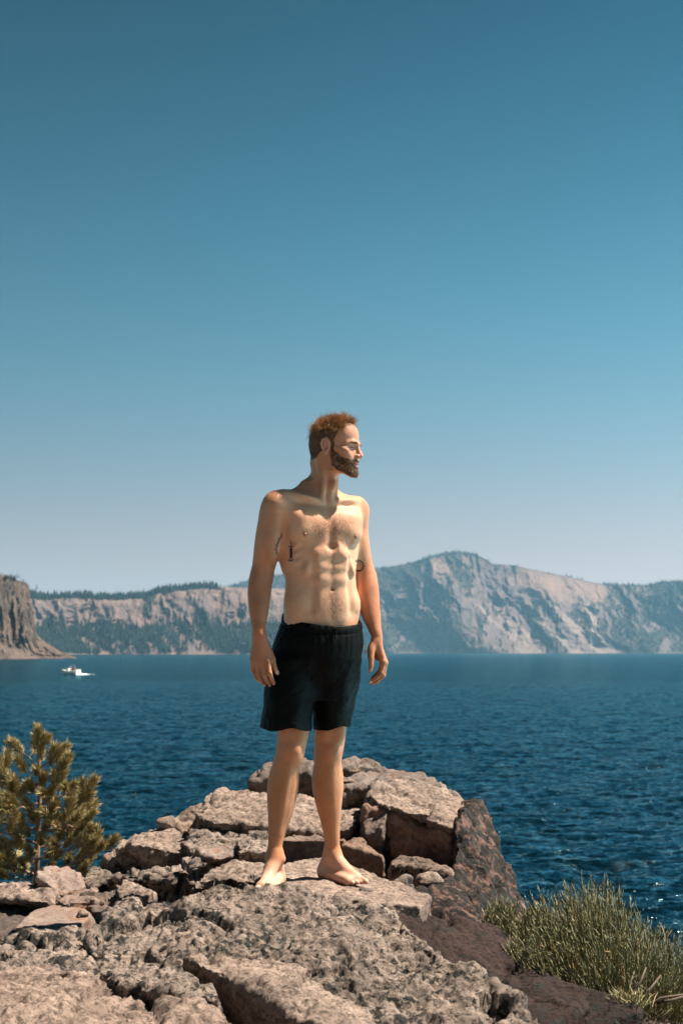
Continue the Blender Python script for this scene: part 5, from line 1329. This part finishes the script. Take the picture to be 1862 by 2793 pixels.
    branch([(112, 2200, 0), (170, 2205, .05), (215, 2190, .08), (232, 2180, .08)], .006, 4, 1.1)
    branch([(108, 2190, 0), (60, 2195, -.06), (10, 2185, -.08), (-20, 2178, -.1)], .006, 4, 1.15)
    branch([(106, 2215, 0), (60, 2200, -.12), (30, 2215, -.18)], .006, 4, 1.15)
    branch([(106, 2230, 0), (150, 2222, .1), (205, 2225, .14), (228, 2215, .15)], .006, 5, 1.05)
    branch([(104, 2270, 0), (150, 2265, -.08), (185, 2250, -.1), (215, 2262, -.1)], .007, 6, 1.05, .35)
    branch([(104, 2260, 0), (55, 2262, .1), (10, 2245, .12), (-20, 2240, .12)], .007, 5, 1.1)
    branch([(102, 2300, 0), (60, 2290, -.12), (20, 2275, -.16), (-30, 2262, -.18)], .007, 6, 1.1, .3)
    branch([(102, 2310, 0), (160, 2305, .1), (200, 2290, .12), (225, 2275, .12)], .007, 6, 1.0, .35)
    branch([(100, 2345, 0), (150, 2330, -.1), (190, 2320, -.14), (240, 2300, -.15)], .007, 5, 1.0, .4)
    branch([(100, 2350, 0), (55, 2345, .08), (20, 2325, .1), (-20, 2318, .1)], .007, 5, 1.05, .35)
    branch([(98, 2375, 0), (160, 2370, -.1), (220, 2345, -.14), (268, 2325, -.15), (290, 2310, -.15)], .007, 5, 1.0, .55)
    branch([(98, 2380, 0), (150, 2378, .1), (200, 2370, .12), (235, 2352, .12)], .006, 4, .95, .5)
    branch([(98, 2385, 0), (50, 2370, -.08), (10, 2355, -.1), (-30, 2350, -.1)], .007, 6, 1.1, .3)
    branch([(98, 2400, 0), (60, 2400, .1), (20, 2390, .12)], .006, 4, 1.0, .3)
    branch([(98, 2405, 0), (150, 2410, .06), (200, 2395, .08), (225, 2385, .08)], .006, 3, .9, .5)
pine()

# ================================================================ shrub on the right
STEM = needle_mat(); STEM.name = 'shrub_stems'
def shrub(label, base, lobes, n, seed, h, lean=(0, 0)):
    """lobes: (px,py,Y,radius) tops that the upright shoots reach"""
    root = empty('shrub', base); tag(root, label, 'shrub')
    r = np.random.default_rng(seed)
    T_ = []; 
    tops = np.array([P(a, b, c) for a, b, c, d_ in lobes]); rad = np.array([l[3] for l in lobes]); wgt = rad ** 2 / (rad ** 2).sum()
    k = r.choice(len(lobes), n, p=wgt)
    u = r.normal(size=(n, 3)); u /= np.linalg.norm(u, axis=1)[:, None]; u *= (r.uniform(0, 1, n) ** .45)[:, None]; u[:, 2] = np.where(u[:, 2] > .2, u[:, 2] * .9, u[:, 2])
    tip = tops[k] - np.array([0, 0, 1.0]) * rad[k][:, None] + u * rad[k][:, None]
    # every shoot starts part way back towards the root crown
    back = base + r.normal(size=(n, 3)) * np.array([.10, .08, .01]); dirv = tip - back; dl = np.linalg.norm(dirv, axis=1); dirv /= dl[:, None]
    dirv = dirv * .75 + np.array([lean[0], lean[1], .9]); dirv /= np.linalg.norm(dirv, axis=1)[:, None]
    L = h * r.uniform(.6, 1.2, n)
    start = tip - dirv * L[:, None]
    wob = r.normal(size=(n, 3)) * .012
    SEG = 3; w_ = .0021
    side = np.cross(dirv, r.normal(size=(n, 3))); side /= np.linalg.norm(side, axis=1)[:, None]
    pts = [start + (tip - start) * s + wob * math.sin(math.pi * s) for s in (0, .35, .7, 1)]
    V = []
    for i, p_ in enumerate(pts): V += [p_ + side * w_ * (1 - .5 * i / 3), p_ - side * w_ * (1 - .5 * i / 3)]
    V = np.stack(V, 1).reshape(-1, 3); o8 = (np.arange(n) * 8)[:, None]
    Fa = np.concatenate([np.array([[2 * i, 2 * i + 1, 2 * i + 3, 2 * i + 2]]) + o8 for i in range(3)])
    g = np.array([.135, .130, .064]); y = np.array([.23, .19, .08]); dk = np.array([.10, .105, .045]); org = np.array([.34, .18, .06])
    rr = r.uniform(0, 1, n)[:, None]; cs = np.where(rr < .55, g, np.where(rr < .8, dk, np.where(rr < .95, y, org))) * r.uniform(.75, 1.2, (n, 1))
    o = mesh_np('foliage', V, Fa, STEM, root, smooth=False, col=np.repeat(cs, 8, 0)); 
    o['kind'] = 'stuff'
    # slender leaves up the shoots and small yellow buds at the tips
    m = 6; nl = n * m
    s_ = np.tile(np.linspace(.30, 1.0, m), n) + r.normal(size=nl) * .04; sh = np.repeat(np.arange(n), m)
    p_ = start[sh] + (tip - start)[sh] * s_[:, None]
    d_ = dirv[sh] * 1.15 + r.normal(size=(nl, 3)) * .24; d_ /= np.linalg.norm(d_, axis=1)[:, None]
    sd = np.cross(d_, r.normal(size=(nl, 3))); sd /= np.linalg.norm(sd, axis=1)[:, None]
    ll = r.uniform(.018, .036, nl)[:, None]; lw = .0018
    V = np.stack([p_, p_ + d_ * ll * .5 + sd * lw, p_ + d_ * ll, p_ + d_ * ll * .5 - sd * lw], 1).reshape(-1, 3)
    Fa = np.array([[0, 1, 2, 3]]) + (np.arange(nl) * 4)[:, None]
    rr = r.uniform(0, 1, nl)[:, None]; cs2 = np.where(rr < .6, np.array([.185, .172, .092]), np.where(rr < .85, np.array([.085, .092, .044]), np.array([.29, .26, .14]))) * r.uniform(.8, 1.2, (nl, 1))
    o = mesh_np('leaves', V, Fa, STEM, root, smooth=False, col=np.repeat(cs2, 4, 0)); o['kind'] = 'stuff'
    nb = n; bs = tip[:nb]; oct_ = np.array([(1, 0, 0), (-1, 0, 0), (0, 1, 0), (0, -1, 0), (0, 0, 1.8), (0, 0, -1.2)]) * .0020
    V = (bs[:, None] + oct_[None] * r.uniform(.6, 1.4, (nb, 1, 1))).reshape(-1, 3); f8 = np.array([(0, 2, 4), (2, 1, 4), (1, 3, 4), (3, 0, 4), (2, 0, 5), (1, 2, 5), (3, 1, 5), (0, 3, 5)])
    o = mesh_np('buds', V, (f8[None] + (np.arange(nb) * 6)[:, None, None]).reshape(-1, 3), STEM, root, smooth=False, col=np.repeat(np.where(r.uniform(0, 1, (nb, 1)) < .5, np.array([.26, .22, .07]), np.array([.15, .15, .065])), 6, 0)); o['kind'] = 'stuff'
    return root, tip, start, r
TWIG = simple_mat('dry_twig', (.09, .065, .048), .9, .2, noise=.35, nscale=30)
b0 = P(1690, 2722, 5.25)
root, tip, start, rr_ = shrub('large grey green shrub with upright budded shoots at the right edge above the dark rock', b0,
    [(1560, 2400, 5.35, .17), (1610, 2372, 5.4, .16), (1650, 2395, 5.4, .15), (1500, 2420, 5.3, .13), (1470, 2478, 5.2, .13), (1440, 2530, 5.1, .10), (1420, 2560, 5.1, .09), (1560, 2470, 5.2, .18), (1650, 2460, 5.25, .2), (1710, 2480, 5.4, .16), (1770, 2500, 5.4, .16), (1810, 2520, 5.4, .14), (1740, 2540, 5.2, .18), (1640, 2540, 5.1, .18), (1550, 2560, 5.1, .14), (1840, 2570, 5.3, .15), (1890, 2600, 5.3, .16), (1820, 2640, 5.2, .16), (1940, 2640, 5.3, .2), (1860, 2680, 5.1, .12)],
    4600, 31, .12, (.02, -.02))
for i in range(46):
    k = rr_.integers(0, len(start)); e_ = start[k]; s0 = b0 + rr_.normal(size=3) * np.array([.03, .03, .01]); mid = (s0 + e_) / 2 + np.array([0, -.02, -.03]) + rr_.normal(size=3) * .02
    tubemesh('branch', [s0, s0 * .6 + mid * .4 + rr_.normal(size=3) * .008, mid, e_], [.006, .005, .0038, .0018], TWIG, root, 5)
for (a, b, c) in (((1700, 2722), (1745, 2680), (1760, 2640)), ((1745, 2745), (1762, 2700), (1735, 2682)), ((1765, 2748), (1800, 2722), (1862, 2712)), ((1700, 2720), (1770, 2700), (1800, 2660)), ((1790, 2735), (1830, 2728), (1870, 2715)), ((1730, 2735), (1715, 2690), (1728, 2650))):
    tubemesh('branch', [P(*a, 4.95), P(*b, 4.93), P(*c, 5.0)], [.006, .005, .003], TWIG, root, 6)
shrub('small yellow green shrub sprouting between the brown slab and the leaning lichen slab', P(1400, 2590, 5.45), [(1360, 2450, 5.5, .07), (1385, 2448, 5.5, .06), (1352, 2490, 5.45, .06), (1395, 2500, 5.45, .08), (1425, 2520, 5.4, .06), (1375, 2530, 5.4, .06)], 620, 32, .10)
shrub('thin sprigs standing against the water between the two shrubs', P(1450, 2600, 5.5), [(1442, 2465, 5.55, .05), (1470, 2455, 5.5, .06), (1440, 2500, 5.5, .06)], 260, 34, .12)
def grass(label, base, n, seed, L, cols, spread=.5):
    r = np.random.default_rng(seed); d = np.stack([r.normal(size=n) * spread, r.normal(size=n) * spread, np.ones(n) * .8], 1); d /= np.linalg.norm(d, axis=1)[:, None]
    p0 = base + r.normal(size=(n, 3)) * np.array([.025, .025, .003]); ll = (L * r.uniform(.5, 1.2, n))[:, None]; sd = np.cross(d, r.normal(size=(n, 3))); sd /= np.linalg.norm(sd, axis=1)[:, None]
    p1 = p0 + d * ll * .5; p2 = p0 + d * ll + np.array([0, 0, -.3]) * ll * r.uniform(.2, 1, (n, 1)); w_ = .0014
    V = np.stack([p0 + sd * w_, p0 - sd * w_, p1 + sd * w_, p1 - sd * w_, p2], 1).reshape(-1, 3); o5 = (np.arange(n) * 5)[:, None]
    Fa = np.concatenate([np.array([[0, 1, 3]]) + o5, np.array([[0, 3, 2]]) + o5, np.array([[2, 3, 4]]) + o5])
    c = np.array(cols)[r.integers(0, len(cols), n)] * r.uniform(.8, 1.2, (n, 1))
    o = mesh_np('grass_tuft', V, Fa, STEM, None, smooth=False, col=np.repeat(c, 5, 0), origin=base); tag(o, label, 'grass'); o['kind'] = 'stuff'
grass('dry yellow grass tuft on the dark wedge under the shrub', P(1712, 2745, 4.86), 320, 41, .085, [(.24, .20, .085), (.17, .17, .07), (.28, .22, .12)])

# ================================================================ motorboat
def boat():
    D_ = 420.0; c = P(193, 1850, D_); c[2] = WATER
    root = empty('motorboat', c); tag(root, 'small white motorboat crossing the lake at the left with a short wake', 'boat')
    ang = R(152); ux = np.array([math.cos(ang), math.sin(ang), 0]); uy = np.array([-math.sin(ang), math.cos(ang), 0])
    def B_(x, y, z): return c + ux * x + uy * y + np.array([0, 0, z])
    WH = simple_mat('boat_gelcoat', (.70, .70, .67), .35, .5); DKB = simple_mat('boat_dark', (.03, .035, .04), .4); RED = simple_mat('red_jacket', (.30, .07, .06), .8); GL = simple_mat('boat_screen', (.05, .07, .08), .1); SKB = simple_mat('sitter_skin', (.5, .28, .18), .6); FO = simple_mat('foam', (.75, .80, .80), .9)
    # hull: stations from stern (x=-3) to bow (x=3.2)
    st = [(-3.0, 1.15, .95, .0), (-1.5, 1.25, 1.0, .0), (0, 1.25, 1.05, .0), (1.3, 1.05, 1.15, .02), (2.3, .62, 1.3, .12), (3.3, .03, 1.45, .55)]
    V = []; Fc = []
    for x, hb, zt, zb in st: V += [B_(x, -hb, zt), B_(x, -hb * .82, .25 + zb), B_(x, 0, -.25 + zb), B_(x, hb * .82, .25 + zb), B_(x, hb, zt), B_(x, hb * .85, zt + .02), B_(x, -hb * .85, zt + .02)]
    for i in range(len(st) - 1):
        for k in range(7): Fc.append((i * 7 + k, i * 7 + (k + 1) % 7, (i + 1) * 7 + (k + 1) % 7, (i + 1) * 7 + k))
    Fc += [tuple(range(7))[::-1], tuple(35 + k for k in range(7))]
    mesh_np('hull', np.array(V), Fc, WH, root, smooth=False)
    def bx(name, x0, x1, y0, y1, z0, z1, mat, tap=0, par=root):
        v = [B_(x, y, z) for z in (z0, z1) for x, y in ((x0 + (tap if z == z1 else 0), y0), (x1 - (tap if z == z1 else 0), y0), (x1 - (tap if z == z1 else 0), y1), (x0 + (tap if z == z1 else 0), y1))]
        return mesh_np(name, np.array(v), [(3, 2, 1, 0), (4, 5, 6, 7), (0, 1, 5, 4), (1, 2, 6, 5), (2, 3, 7, 6), (3, 0, 4, 7)], mat, par, smooth=False)
    bx('console', .1, 1.1, -.75, .75, 1.02, 1.75, WH, .2)
    bx('windscreen', .35, .55, -.7, .7, 1.76, 2.25, GL, .06)
    bx('engine_cover', -2.9, -2.0, -.6, .6, .98, 1.45, WH, .12)
    bx('outboard_motor', -3.5, -3.04, -.25, .25, .1, 1.5, WH, .08)
    bx('seat', -1.6, -1.1, -.8, .8, 1.0, 1.4, DKB, .05)
    for sy in (-.95, .95): tubemesh('rail', [B_(1.2, sy, 1.2), B_(1.4, sy * .9, 1.75), B_(2.6, sy * .5, 1.95), B_(3.2, 0, 2.0)], [.03] * 4, DKB, root, 5)
    tubemesh('canopy_frame', [B_(-.6, -1.0, 1.05), B_(-.7, -.95, 2.5), B_(-.7, .95, 2.5), B_(-.6, 1.0, 1.05)], [.035] * 4, WH, root, 5)
    for (x, y, m) in ((-.4, .3, RED), (-1.3, -.3, RED)):
        ps = empty('person', B_(x, y, 1.05)); tag(ps, 'seated figure in red, nearer the stern of the motorboat' if x < -1 else 'seated figure in red, at the console of the motorboat', 'person')
        mesh = tubemesh('body', [B_(x, y, 1.05), B_(x, y, 1.3), B_(x + .03, y, 1.62), B_(x + .04, y, 1.72), B_(x + .05, y, 1.78), B_(x + .05, y, 1.93), B_(x + .05, y, 2.02)], [.22, .2, .22, .09, .10, .12, .05], SKB, ps, 8)
        tubemesh('jacket', [B_(x, y, 1.06), B_(x, y, 1.3), B_(x + .03, y, 1.64), B_(x + .04, y, 1.71)], [.24, .23, .24, .12], m, ps, 8)
        for sy in (-1, 1): tubemesh('sleeve', [B_(x, y + .22 * sy, 1.6), B_(x + .1, y + .28 * sy, 1.35), B_(x + .38, y + .2 * sy, 1.35)], [.075, .065, .05], m, ps, 6)
    # wake: low ridges of disturbed water and foam behind the stern
    r = np.random.default_rng(3); V = []; Fc = []
    for i in range(260):
        t_ = r.uniform(0, 1) ** 1.8; x = -3.4 - t_ * 3.0; y = r.normal() * (.6 + t_ * 1.2); s = r.uniform(.12, .34) * (1.2 - t_); zz = .10 + .16 * (1 - t_)
        q = len(V); V += [B_(x - s, y, .0), B_(x, y - s, 0.0), B_(x + s, y, 0.0), B_(x, y + s, 0.0), B_(x, y, zz)]; Fc += [(q, q + 1, q + 4), (q + 1, q + 2, q + 4), (q + 2, q + 3, q + 4), (q + 3, q, q + 4)]
    o = mesh_np('wake', np.array(V), Fc, FO, None, smooth=True); tag(o, 'white foam trailing behind the motorboat', 'wake', kind='stuff')
boat()
